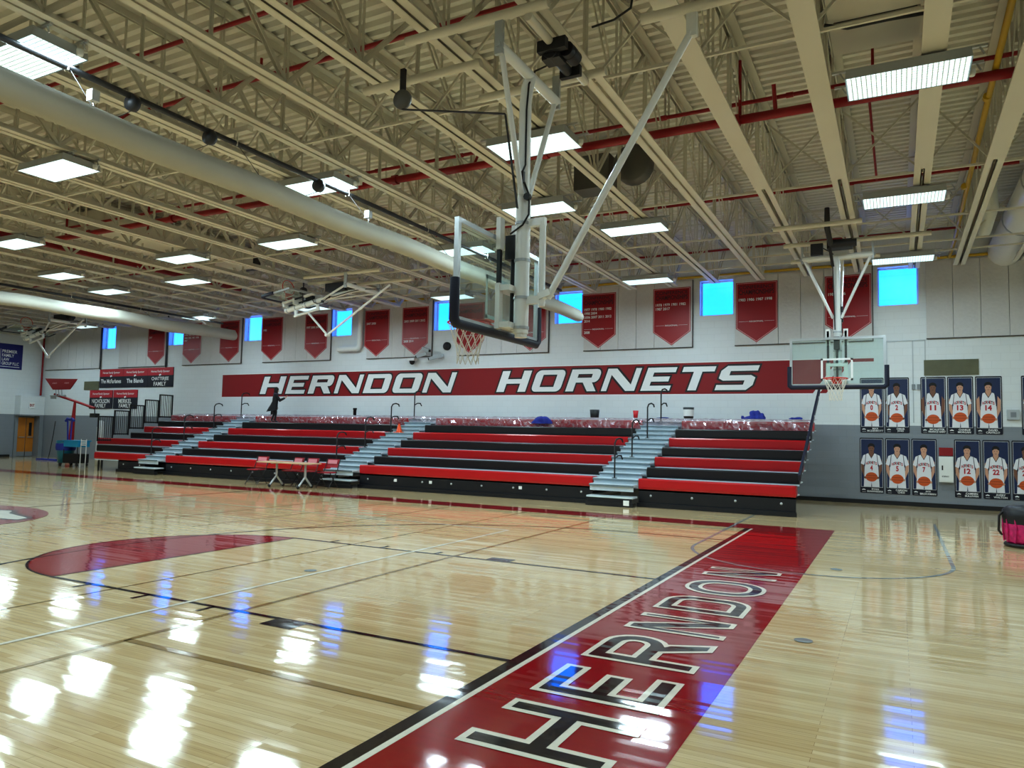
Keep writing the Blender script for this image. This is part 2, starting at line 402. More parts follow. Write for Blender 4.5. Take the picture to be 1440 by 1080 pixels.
# ------------------------------------------------------------------ the room
WIN_C = [2.60-4.84*i for i in range(8)]      # centres of the high windows along the far wall
WZ0, WZ1, WH = 5.38, 6.44, .49
FW = lambda u, v, e=.004: (u, D-e, v)         # far wall face
def room():
    mb = MB(); mb.box(XL-.3, XR+.3, YN-.3, D+.3, -.2, 0)
    fl = struct(mb.build('floor', 'wood'))
    # far wall with window openings and reveals
    mb = MB(); T = .28; ZT = ZD+.1
    xs = []
    for c in sorted(WIN_C): xs.append((c-WH, c+WH))
    cur = XL-.3
    for a, b in xs:
        mb.box(cur, a, D, D+T, 0, ZT); mb.box(a, b, D, D+T, 0, WZ0); mb.box(a, b, D, D+T, WZ1, ZT); cur = b
    mb.box(cur, XR+.3, D, D+T, 0, ZT)
    wf = struct(mb.build('wall_far', 'block'))
    for nm, b in (('wall_left', (XL-.28, XL, YN-.3, D, 0, ZT)), ('wall_right', (XR, XR+.28, YN-.3, D, 0, ZT)), ('wall_near', (XL, XR, YN-.28, YN, 0, ZT))):
        mb = MB(); mb.box(*b); struct(mb.build(nm, 'block'))
    # corrugated roof deck, ribs along x
    mb = MB(); y = YN-.3; prof = []
    while y < D+.3:
        prof += [(y, ZD), (y+.085, ZD), (y+.11, ZD+.075), (y+.18, ZD+.075)]; y += .205
    vs = [(x, p[0], p[1]) for x in (XL-.3, XR+.3) for p in prof]; k = len(prof)
    mb.add(vs, [(i, i+k, i+k+1, i+1) for i in range(k-1)])
    mb.box(XL-.3, XR+.3, YN-.3, D+.3, ZD+.1, ZD+.2)
    struct(mb.build('ceiling', 'deck'))
    mb = MB(); mb.box(-3.5, XR, D-.02, D, 0, .11); struct(mb.build('baseboard_far', 'black'))
    mb = MB(); mb.box(XL, XL+.02, YN, 14.2, 0, .11); struct(mb.build('baseboard_left', 'black'))
    # windows
    for i, c in enumerate(sorted(WIN_C, reverse=True)):
        mb = MB(); y0, y1 = D+.19, D+.25; a, b = c-WH, c+WH; e = .035
        mb.box(a, a+e, y0, y1, WZ0, WZ1); mb.box(b-e, b, y0, y1, WZ0, WZ1); mb.box(a, b, y0, y1, WZ0, WZ0+e); mb.box(a, b, y0, y1, WZ1-e, WZ1)
        w = struct(mb.build('window_%d' % (i+1), 'frame_win'))
        mb = MB(); mb.flat([rect(a+e, WZ0+e, b-e, WZ1-e)], lambda u, v: (u, D+.215, v)); mb.build('pane', 'pane', w)
    # painted mural on the far wall: red band with lettering
    mb = MB()
    z0, z1 = 3.0, 3.95
    FWp = lambda u, v: FW(u, v, .003)
    mb.flat([[(-23.3, z0-.03), (.42, z0-.03), (1.15, z1+.03), (-23.3, z1+.03)]], lambda u, v: FW(u, v, .002), 2)
    mb.flat([[(-23.3, z0), (.45, z0), (1.12, z1), (-23.3, z1)]], FWp, 0)
    mb.flat([[(.62, z0), (.80, z0), (1.42, z1-.09), (2.0, z1-.09), (2.0, z1), (1.32, z1)]], FWp, 0)
    def word(wd, x0, x1, zb, h, gap, ww):
        tot = sum(ww[c] for c in wd); k = (x1-x0-gap*(len(wd)-1)-.32)/tot; x = x0
        for c in wd:
            w = ww[c]*k
            for lp, dd, e, m in (('', .055, .005, 1), ('', 0, .007, 2)):
                loops = [grow(l, dd) for l in glyph(c, w, h, w*.265, h*.215, h*.24)]
                mb.flat(loops, lambda u, v, x=x, e=e: FW(x+u+(v)*.36, zb+v, e), m)
            # little slab ears on the upright ends give the varsity look
            x += w+gap
    WW = dict(H=1.12, E=.92, R=1.05, N=1.12, D=1.05, O=1.08, T=.98, S=1.05)
    word('HERNDON', -21.05, -11.3, 3.11, .72, .20, WW)
    word('HORNETS', -9.75, -.92, 3.11, .72, .20, WW)
    mb.build('painted_band', ['wallred', 'ink', 'print_white'], wf)
    # ledge line where the panels end and the low panel outlines at the right
    mb = MB()
    for x in (2.30, 2.92, 3.21): mb.box(x, x+.025, D-.02, D, 2.2, 4.40)
    mb.box(2.30, 3.235, D-.02, D, 4.38, 4.41)
    struct(mb.build('trim_1', 'ltgrey'))
    # ---------------- court paint
    FL = lambda z: (lambda u, v: (u, v, z))
    mb = MB()
    Y0 = 7.62
    mb.flat([rect(.14, -Y0-.75, 1.49, 8.36)], FL(.0015), 0)
    mb.flat([rect(-27.1, Y0, .14, 8.36)], FL(.0015), 0)
    mb.flat([rect(-27.1, -8.37, .14, -Y0)], FL(.0015), 0)
    mb.flat([rect(-27.1, -Y0, -25.75, Y0)], FL(.0015), 0)
    ft = -5.65
    mb.flat([circ(ft, 0, 1.83, n=40, a0=PI/2, a1=3*PI/2)], FL(.0015), 0)
    mb.flat([circ(-25.6-ft, 0, 1.83, n=40, a0=-PI/2, a1=PI/2)], FL(.0015), 0)
    mb.build('red_court_paint', 'fl_red', fl)
    mb = MB()
    def line(x0, y0, x1, y1, w, m=0):
        z = (.003, .0034, .0024, .0027)[m]
        d = Vector((x1-x0, y1-y0)).normalized(); n = Vector((-d.y, d.x))*w/2
        mb.flat([[(x0-n.x, y0-n.y), (x1-n.x, y1-n.y), (x1+n.x, y1+n.y), (x0+n.x, y0+n.y)]], FL(z), m)
    def arc(cx, cy, r, a0, a1, w, m=0, z=None, n=60):
        z = z or (.0032, .0034, .0024, .0028)[m]
        o = [(cx+(r+w/2)*math.cos(a0+(a1-a0)*i/n), cy+(r+w/2)*math.sin(a0+(a1-a0)*i/n)) for i in range(n+1)]
        q = [(cx+(r-w/2)*math.cos(a0+(a1-a0)*i/n), cy+(r-w/2)*math.sin(a0+(a1-a0)*i/n)) for i in range(n+1)]
        for i in range(n): mb.flat([[q[i], q[i+1], o[i+1], o[i]][::-1] if a1 > a0 else [q[i], q[i+1], o[i+1], o[i]]], FL(z), m)
    line(.05, -Y0, .05, Y0, .10, 0); line(.12, -Y0, .12, Y0, .045, 1)
    for x, sg in ((0, -1), (-25.6, 1)):
        for y in (-1.83, 1.83):
            line(x, y, x+sg*5.65, y, .055, 0)
            o = 1 if y > 0 else -1
            mb.flat([rect(min(x+sg*1.95, x+sg*2.3), min(y+o*.03, y+o*.22), max(x+sg*1.95, x+sg*2.3), max(y+o*.03, y+o*.22))], FL(.003), 0)
            for q in (3.1, 4.02, 4.95): line(x+sg*q, y, x+sg*q, y+o*.2, .05, 0)
        cx = x+sg*1.35
        a = PI if sg < 0 else 0
        arc(cx, 0, 5.75, a-PI/2, a+PI/2, .05)
        line(x, 5.75, cx, 5.75, .05); line(x, -5.75, cx, -5.75, .05)
        line(x+sg*5.65, -1.83, x+sg*5.65, 1.83, .03, 0)
        arc(x+sg*5.65, 0, 1.83, a-PI/2, a+PI/2, .03, 0, .0035)
    line(-12.8, -Y0, -12.8, Y0, .05)
    # volleyball / cross court lines
    line(-3.45, -7.0, -3.45, 4.67, .05, 1); line(-3.45, 4.67, -22.2, 4.67, .05, 1); line(-22.2, -7, -22.2, 4.67, .05, 1)
    line(-2.78, -7.6, -2.78, 7.6, .055, 2); line(-2.78, -2.93, .05, -2.93, .07, 2); line(-4.55, -7.6, -4.55, 7.6, .03, 2)
    line(-7.95, 1.83, -7.95, 7.6, .03, 2); line(-6.4, 2.6, -6.4, 7.6, .03, 2); line(-9.3, -7.6, -9.3, 7.6, .03, 2)
    for x in (3.19, -.28): line(x, 4.95, x, 10.9, .05, 3)
    arc(1.455, 4.95, 1.735, -PI, 0, .05, 3, n=30)
    for cx, cy in ((-3.62, -.01), (1.82, 3.82), (1.83, -.05)): mb.flat([circ(cx, cy, .075, n=16)], FL(.004), 3)
    mb.build('court_line', ['fl_black', 'fl_white', 'fl_tan', 'fl_grey'], fl)
    # centre logo disc edge: red blob with dark and white script strokes
    mb = MB()
    mb.flat([circ(-12.8, 0, 2.3, 1.85, n=40)], FL(.0035), 0)
    for (e, z, m) in ((.10, .0042, 1), (0., .005, 2)):
        for lp in ([(-14.2,-.9),(-13.8,-1.0),(-11.5,.55),(-10.95,.68),(-11.05,.9),(-12.0,1.1),(-12.35,1.35),(-12.7,1.25),(-12.3,.9),(-11.8,.75)],):
            mb.flat([grow(lp, e)], FL(z), m)
    mb.build('centre_logo', ['fl_red', 'fl_black', 'fl_white'], fl)
    # end-zone word
    mb = MB()
    spans = [('H', -3.24, -2.46), ('E', -2.32, -1.64), ('R', -1.45, -.62), ('N', -.46, .20), ('D', .40, 1.17), ('O', 1.31, 2.21), ('N', 2.44, 3.10)]
    for c, a, b in spans:
        w = b-a-.09; h = .82
        for dd, z, m in ((.0, .005, 1), (-.046, .006, 0)):
            loops = [grow(l, dd+.02) for l in glyph(c, w, h, .155, .15, .36 if c == 'O' else .26)]
            mb.flat(loops, lambda u, v, a=a, z=z: (1.235-v, a+.045+u, z), m)
    mb.build('end_lettering', ['fl_black', 'fl_white'], fl)
    return fl, wf

def wall_things(wf):
    # acoustic panels in bays between the windows
    bays = [(3.26, 9.4, 'right of the last window'), (-1.69, 1.98, 'behind the side hoop mast'), (-6.51, -2.95, 'above the O of HORNETS'),
            (-11.35, -7.78, 'behind the big hoop'), (-15.45, -12.46, 'above the security cameras'), (-20.93, -17.26, 'behind the folded hoop'),
            (-25.90, -22.2, 'below the far rolled curtain'), (-30.4, -27.05, 'above the joined sponsor boards'), (-36.3, -31.85, 'in the far left corner')]
    for x0, x1, w in bays:
        n = max(2, round((x1-x0)/.61)); k = (x1-x0)/n
        t = thing('acoustic_panel_bay', 'row of beige fabric acoustic panels high on the wall ' + w, 'wall panel', (x0, D, 4.43), group='acoustic panel bays under the roof')
        for i in range(n):
            mb = MB(); mb.box(x0+i*k+.006, x0+(i+1)*k-.006, D-.05, D-.002, 4.44, 6.50)
            mb.build('panel', 'panel', t, (x0, D, 4.43))
        mb = MB(); mb.box(x0, x1, D-.06, D-.002, 4.415, 4.438); mb.box(x1-.004, x1+.02, D-.06, D-.002, 4.415, 6.5); mb.build('edge_trim', 'seam', t, (x0, D, 4.43))
    # pennant banners
    bz = (6.29, 4.92, 4.50)
    B = [(1.37, ['1987 1996'], [], 'red pennant banner partly hidden by the side hoop mast'),
         (-1.07, ['1983 1986 1987 1998'], [], 'red pennant banner with one line of years 1983 1986 1987 1998'),
         (-3.59, ['1978 1979 1981 1982', '1987 2017'], [], 'red pennant banner with two lines of years ending in 2017'),
         (-5.99, ['1977 1978 1980 1982', '1998 2004', '2006 2007 2011 2012', '2014'], ['2008'], 'red pennant banner with four lines of years from 1977 on'),
         (-8.45, ['1984'], [], 'red pennant banner behind the big hoop post'),
         (-10.85, ['2002'], [], 'red pennant banner behind the big hoop net'),
         (-13.21, ['2005 2009 2011 2012'], ['2008 2014'], 'red pennant banner with 2005 2009 2011 2012 above the security cameras'),
         (-14.98, ['2007 2008'], [], 'red pennant banner with two years beside the white wall duct'),
         (-18.03, ['1977 2000 2003'], [], 'red pennant banner behind the bent strut of the folded hoop'),
         (-20.43, ['1985'], [], 'red pennant banner behind the board of the folded hoop'),
         (-22.93, ['1998 1999 2007'], [], 'red pennant banner under the end of the rolled curtain'),
         (-25.30, ['1974 1976 1977 1981', '1984 1985 1987 1990', '1997'], [], 'red pennant banner with two full lines of small years'),
         (-27.72, ['2017'], [], 'leftmost red pennant banner, left of the small blue window')]
    for cx, ys, low, lab in B:
        mb = MB(); w = .585; zt, zs, zp = bz
        P = lambda e: (lambda u, v: (cx+u, D-.06-e, v))
        pent = lambda d: [(-w+d, zs+d*.5), (0, zp+d*1.2), (w-d, zs+d*.5), (w-d, zt-d), (-w+d, zt-d)]
        mb.flat([pent(0)], P(0), 0); mb.flat([pent(.022)], P(.003), 1); mb.flat([pent(.036)], P(.005), 0)
        vs = [(cx+u, D-.055, v) for u, v in pent(0)]; mb.add(vs, [(4,3,2,1,0)], 0)
        put_text(mb, 'CONFERENCE', -.5, zt-.2, 1.0, .11, P(.007), 2, .02, True)
        put_text(mb, 'CHAMPIONSHIPS', -.5, zt-.37, 1.0, .15, P(.007), 2, .025, True)
        z = zt-.56
        for l in ys:
            ww = .055*len(l)*.9; put_text(mb, l, -.5, z, min(1.0, ww), .085, P(.007), 3, .02, True); z -= .125
        mb.flat([rect(-.5, zs+.20, -.22, .006+zs+.20), rect(0,0,0,0)][:1], P(.007), 3)
        mb.flat([rect(.22, zs+.20, .5, .006+zs+.20)], P(.007), 3)
        put_text(mb, 'REGIONAL', -.2, zs+.18, .4, .045, P(.007), 3, .01, True)
        for l in low: put_text(mb, l, -.5, zs+.06, .055*len(l)*.9, .085, P(.007), 3, .02, True)
        tag(mb.build('pennant_banner', ['banner', 'print_pink', 'print_dark', 'print_white'], None, (cx, D-.06, zp)), lab, 'banner', 'championship pennants on the banner wall')
    # sponsor boards
    S = [(-31.80, 3.47, 'The McFarlanes', '', 'left board of the joined upper row'), (-30.02, 3.47, 'The Blands', '', 'middle board of the joined upper row'),
         (-28.24, 3.47, 'CHATTERJEE', 'FAMILY', 'right board of the joined upper row'), (-32.5, 2.46, 'NICHOLSON', 'FAMILY', 'left board of the lower pair'), (-30.66, 2.46, 'MERKEL', 'FAMILY', 'right board of the lower pair')]
    for x0, z0, a, b, w in S:
        mb = MB(); W_, H_ = 1.77, .90
        mb.box(x0, x0+W_, D-.03, D-.002, z0, z0+H_, 0)
        P = lambda e: (lambda u, v: (x0+u, D-.03-e, z0+v))
        mb.flat([rect(0, H_*.60, W_, H_)], P(.002), 1)
        put_text(mb, 'Hornet Family Sponsor', .12, H_*.72, W_-.24, .13, P(.004), 2, .015)
        mb.flat([[(W_/2-.06, H_*.56), (W_/2+.09, H_*.62), (W_/2+.02, H_*.68), (W_/2-.09, H_*.65)]], P(.004), 2)
        if b: put_text(mb, a, .2, H_*.30, W_-.4, .20, P(.004), 2, .015); put_text(mb, b, .2, H_*.06, W_-.4, .19, P(.004), 2, .015)
        else: put_text(mb, a, .12, H_*.24, W_-.24, .20, P(.004), 2, .02)
        tag(mb.build('sponsor_board', ['navy2', 'sponsor_red', 'print_white'], None, (x0+W_/2, D, z0)), 'navy and red sponsor board reading %s, %s' % ((a+' '+b).strip().replace('The ', 'the '), w), 'sign', 'family sponsor boards left of the bleachers')
    mb = MB(); mb.box(-33.0, -31.85, D-.03, D-.002, 3.38, 3.80); tag(mb.build('wall_vent', 'vent', None, (-32.4, D, 3.38)), 'olive grey wall vent half behind the leftmost upper sponsor board', 'vent')
    # blue law firm banner on the left wall
    mb = MB(); P = lambda u, v: (XL+.03, 13.0+u, 4.36+v)
    mb.box(XL+.004, XL+.028, 13.0, 14.50, 4.36, 5.62, 0)
    for i, l in enumerate(('PREMIER', 'FAMILY', 'LAW', 'GROUP PLLC')):
        put_text(mb, l, .54, .80-.20*i, (.70, .56, .34, .80)[i], .15, P, 1, .01, True)
    mb.flat([rect(.44, .1, 1.38, .125)], P, 1); mb.flat([rect(.46, .2, .475, .98)], P, 1)
    tag(mb.build('law_firm_banner', ['blue_sign', 'print_white'], None, (XL, 13.75, 4.36)), 'dark blue law firm banner with white lettering on the left end wall', 'banner')
    # player posters
    top = [(1.94, 0, '0', 'MAX', 'MCDERMOTT', 0), (2.545, 0, '2', 'OMAR', 'JONES', 1), (3.39, 0, '11', 'MCALISTER', 'FRANCE HART', 1), (4.0, 0, '13', 'CHARLIE', 'MORGAN', 0), (4.62, 0, '14', 'DAVID', 'CASTILLO', 0), (5.60, 0, '20', 'SAM', 'LEWIS', 0)]
    low = [(1.92, 1, '4', 'RYAN', 'GUNAWARDENA', 1), (2.54, 1, '5', 'CARSON', 'CHOI', 0), (3.16, 1, '7', 'JACK', 'BROCKMAN', 0), (4.13, 1, '12', 'CAMREN', 'SULLIVAN', 0), (4.75, 1, '22', 'AVERY', 'WALTON', 0), (5.37, 1, '24', 'COLE', 'HARRIS', 1)]
    for i, (cx, row, num, n1, n2, sk) in enumerate(top+low):
        mb = MB(); z0 = (1.92, .29)[row]; w, h = .29, 1.49
        mb.flat([rrect(-w, 0, w, h, .03)], lambda u, v: (cx+u, D-.012, z0+v), 1)
        P = lambda e: (lambda u, v: (cx+u, D-.013-e, z0+v))
        mb.flat([rect(-w+.025, .16, w-.025, h-.035)], P(.001), 2); mb.flat([rect(-w+.032, .167, w-.032, h-.042)], P(.002), 0)
        skin = 3+sk; k = 1+.06*((i*7) % 5-2)/2; dx = .008*((i*3) % 3-1)
        q = lambda pts: [(dx+x*k, y) for x, y in pts]
        # shorts, jersey with sleeves, arms, neck, head, hair
        sl = num not in ('11', '14')
        mb.flat([q([(-.19,.17),(-.012,.17),(0,.30),(.012,.17),(.19,.17),(.18,.40),(-.18,.40)])], P(.003), 6)
        for s in (-1, 1):
            mb.flat([q([(s*.19,.98),(s*.255,.88),(s*.25,.62),(s*.15,.36),(s*.09,.42),(s*.18,.64)][::s])], P(.004), skin)
            if sl: mb.flat([q([(s*.12,1.05),(s*.20,1.01),(s*.262,.79),(s*.185,.75),(s*.12,.90)][::s])], P(.005), 6)
        mb.flat([q([(-.075,.97),(.075,.97),(.055,1.14),(-.055,1.14)])], P(.005), skin)
        mb.flat([q([(-.18,.30),(.18,.30),(.165,.72),(.145,.93),(.12,1.05),(.07,1.07),(0,.95),(-.07,1.07),(-.12,1.05),(-.145,.93),(-.165,.72)])], P(.006), 6)
        for s in (-1, 1): mb.flat([q([(s*.075,1.07),(s*.058,1.075),(0,.945),(0,.928)][::-s])], P(.007), 1)
        for s in (-1, 1): mb.flat([q([(s*.125,1.045),(s*.14,1.035),(s*.172,.72),(s*.157,.72)][::-s])], P(.007), 1)
        mb.flat([circ(dx, 1.20, .072, .108, n=18)], P(.007), skin)
        mb.flat([q(circ(0, 1.255, .086, .088, n=14, a0=-.3, a1=PI+.3) + [(-.058,1.235),(-.03,1.26),(.03,1.262),(.058,1.235)])], P(.008), 5)
        for s in (-1, 1): mb.flat([circ(dx+s*.028, 1.205, .012, .007, n=8)], P(.009), 5)
        mb.flat([rect(dx-.022, 1.138, dx+.022, 1.146)], P(.009), 5)
        for j, ch in enumerate('HORNETS'):
            a = (j-3)/3.; put_text(mb, ch, dx-.02+a*.112, .785-.028*a*a, .040, .078, P(.008), 1 if j % 2 else 8, .03, True)
        nw = .065*len(num)+.014*(len(num)-1); put_text(mb, num, dx-nw/2, .61, nw, .14, P(.008), 8, .04, True)
        by = .435-.03*(i % 3)
        for s in (-1, 1): mb.flat([circ(dx+s*.145, by-.02, .04, .034, n=10)], P(.0095), skin)
        mb.flat([circ(dx, by, .145, .125, n=22)], P(.010), 7)
        for yy in (-.03, .035): mb.flat([[(dx-.138,by+yy),(dx+.138,by+yy),(dx+.138,by+yy+.007),(dx-.138,by+yy+.007)]], P(.011), 5)
        put_text(mb, n1, -.10, .085, .36, .05, P(.003), 2, .025); put_text(mb, n2, -.12, .025, .39, .05, P(.003), 2, .025)
        mb.flat([[(-.25,.09),(-.2,.115),(-.15,.09),(-.17,.075),(-.2,.085),(-.23,.075)]], P(.003), 2); mb.flat([rect(-.24,.03,-.15,.036)], P(.003), 2)
        lab = 'navy player poster of a ball-holding player in white jersey number %s, %s row' % (num, ('upper', 'lower')[row])
        tag(mb.build('player_poster', ['navy', 'navy2', 'print_white', 'skin_a', 'skin_b', 'hair', 'jersey', 'ball', 'sponsor_red'], None, (cx, D, z0)), lab, 'poster', 'player posters on the wall by the corner')
    # cabinet, red sign, grille, boxes
    t = thing('defibrillator_cabinet', 'white metal wall cabinet between lower row posters seven and twelve', 'cabinet', (3.645, D, .67))
    mb = MB(); mb.box(3.49, 3.81, D-.14, D-.003, .67, 1.33); mb.build('case', 'white', t, (3.645, D, .67))
    mb = MB(); mb.box(3.52, 3.78, D-.152, D-.141, .70, 1.30, 0); mb.box(3.55, 3.58, D-.16, D-.153, .98, 1.1, 1)
    put_text(mb, 'AED EMERGENCY', 3.55, .80, .16, .04, lambda u, v: (u, D-.154, v), 1, .02, True); mb.build('door', ['white', 'ink'], t, (3.645, D, .67))
    mb = MB(); mb.box(3.50, 3.81, D-.05, D-.003, 1.35, 1.56); tag(mb.build('red_sign', 'wallred', None, (3.65, D, 1.35)), 'plain red sign right above the white wall cabinet', 'sign')
    mb = MB(); mb.box(3.19, 4.42, D-.03, D-.003, 3.45, 3.86, 0)
    for i in range(9): mb.box(3.22, 4.39, D-.036, D-.031, 3.475+i*.042, 3.49+i*.042, 0)
    tag(mb.build('wall_grille', 'vent', None, (3.8, D, 3.45)), 'brown green wall grille above the upper row of posters', 'vent')
    mb = MB(); mb.box(5.0, 5.26, D-.08, D-.003, 2.30, 2.55, 0); mb.box(5.07, 5.19, D-.084, D-.081, 2.36, 2.49, 1); tag(mb.build('wall_box', ['ltgrey', 'grey'], None, (5.13, D, 2.3)), 'small grey electric box right of poster fourteen', 'box')
    for x, w in ((2.90, 'right of poster two'), (3.02, 'left of poster eleven')):
        mb = MB(); mb.box(x, x+.08, D-.05, D-.003, 3.08, 3.22); tag(mb.build('wall_switch_box', 'grey', None, (x+.04, D, 3.08)), 'small grey switch box on the wall ' + w, 'box', 'switch boxes between the posters')
    # cameras and speaker cluster
    def cam(x, z, dx, lab):
        t = thing('security_camera', lab, 'camera', (x, D, z))
        mb = MB(); mb.path([(x, D-.003, z+.08), (x, D-.16, z+.06)], .03); mb.box(x-.07, x+.07, D-.03, D-.003, z, z+.16); mb.build('bracket', 'ltgrey', t, (x, D, z))
        mb = MB(); mb.bar((x-dx, D-.18, z+.1), (x+dx, D-.34, z-.02), .11, .11); mb.build('housing', 'ltgrey', t, (x, D, z))
        mb = MB(); mb.path([(x+dx, D-.34, z-.02), (x+dx*1.15, D-.365, z-.035)], .045); mb.build('lens', 'black', t, (x, D, z))
    cam(-12.75, 4.42, -.16, 'grey security camera in the middle of the camera cluster'); cam(-12.1, 4.33, -.25, 'long grey security camera at the right end of the cluster'); cam(-12.55, 4.62, .2, 'grey security camera, topmost of the cluster')
    t = thing('dome_camera', 'white dome camera at the left end of the camera cluster', 'camera', (-13.25, D, 4.25))
    mb = MB(); mb.box(-13.4, -13.1, D-.22, D-.003, 4.28, 4.38); mb.build('base', 'white', t, (-13.25, D, 4.25))
    mb = MB(); mb.lathe([(.11, 4.28), (.10, 4.22), (.07, 4.16), (0, 4.13)], (-13.25, D-.13, 0), 14); mb.build('dome', 'black', t, (-13.25, D, 4.25))
    mb = MB(); mb.lathe([(0, D-.12), (.10, D-.12), (.15, D-.08), (.15, D-.003)], (-11.8, 0, 4.78), 18, axis='y'); tag(mb.build('wall_speaker', 'black', None, (-11.8, D, 4.78)), 'round black wall speaker above the camera cluster', 'speaker')
    # pipes on the wall
    mb = MB(); mb.path([(-15.72, D-.14, 6.6), (-15.72, D-.14, 4.95), (-15.78, D-.14, 4.85), (-15.88, D-.14, 4.82), (-16.75, D-.14, 4.82)], .11, 10); tag(mb.build('wall_duct', 'white', None, (-15.72, D, 4.82)), 'white bent round duct on the wall left of two banners', 'duct')
    for x, w in ((-26.98, 'right of the leftmost pennant'), (-31.78, 'left of the leftmost small window')):
        mb = MB(); mb.path([(x, D-.05, 4.37), (x, D-.05, 6.9)], .035, 6); tag(mb.build('wall_conduit', 'dark', None, (x, D, 4.37)), 'dark vertical conduit on the far wall ' + w, 'pipe')
    mb = MB(); mb.path([(XL+.22, D-.1, 3.12), (XL+.22, D-.1, 7.2)], .05, 6); tag(mb.build('corner_drain_pipe', 'redpipe', None, (XL+.22, D-.1, 3.12)), 'thin dark red vertical pipe in the far left corner', 'pipe')
    # doorway at far left
    mb = MB(); mb.box(XL, XL+.5, 14.30, D-.02, 2.06, 3.06); struct(mb.build('trim_2', 'block'))
    mb = MB(); mb.box(XL, XL+.10, 14.33, 14.47, 0, 2.06); mb.box(XL, XL+.5, D-.22, D-.02, 0, 2.06); mb.box(XL, XL+.03, 14.47, D-.22, 1.98, 2.06); d = struct(mb.build('door_1', 'grey'))
    for y0, y1 in ((14.5, 14.86), (14.90, 15.26)):
        mb = MB(); mb.box(XL+.004, XL+.05, y0, y1, .02, 1.97, 0); mb.box(XL+.004, XL+.056, y0, y1, .02, .25, 1); lf = mb.build('leaf', ['door', 'grey'], d)
        if y0 > 14.6:
            mb = MB(); mb.box(XL+.051, XL+.058, y0+.12, y1-.1, 1.05, 1.72); mb.build('glazing', 'black', lf)
        mb = MB(); mb.path([(XL+.09, y0+.04, .98), (XL+.09, y1-.04, .98)], .02, 6); mb.build('push_bar', 'alum', lf)
    mb = MB(); mb.box(XL+.502, XL+.54, 14.70, 14.98, 2.44, 2.74, 0)
    put_text(mb, 'EXIT', 14.73, 2.53, .22, .13, lambda u, v: (XL+.542, u, v), 1, .03, True); tag(mb.build('exit_sign', ['print_white', 'redpipe'], None, (XL+.52, 14.84, 2.44)), 'white exit sign with red letters over the left doorway', 'sign')
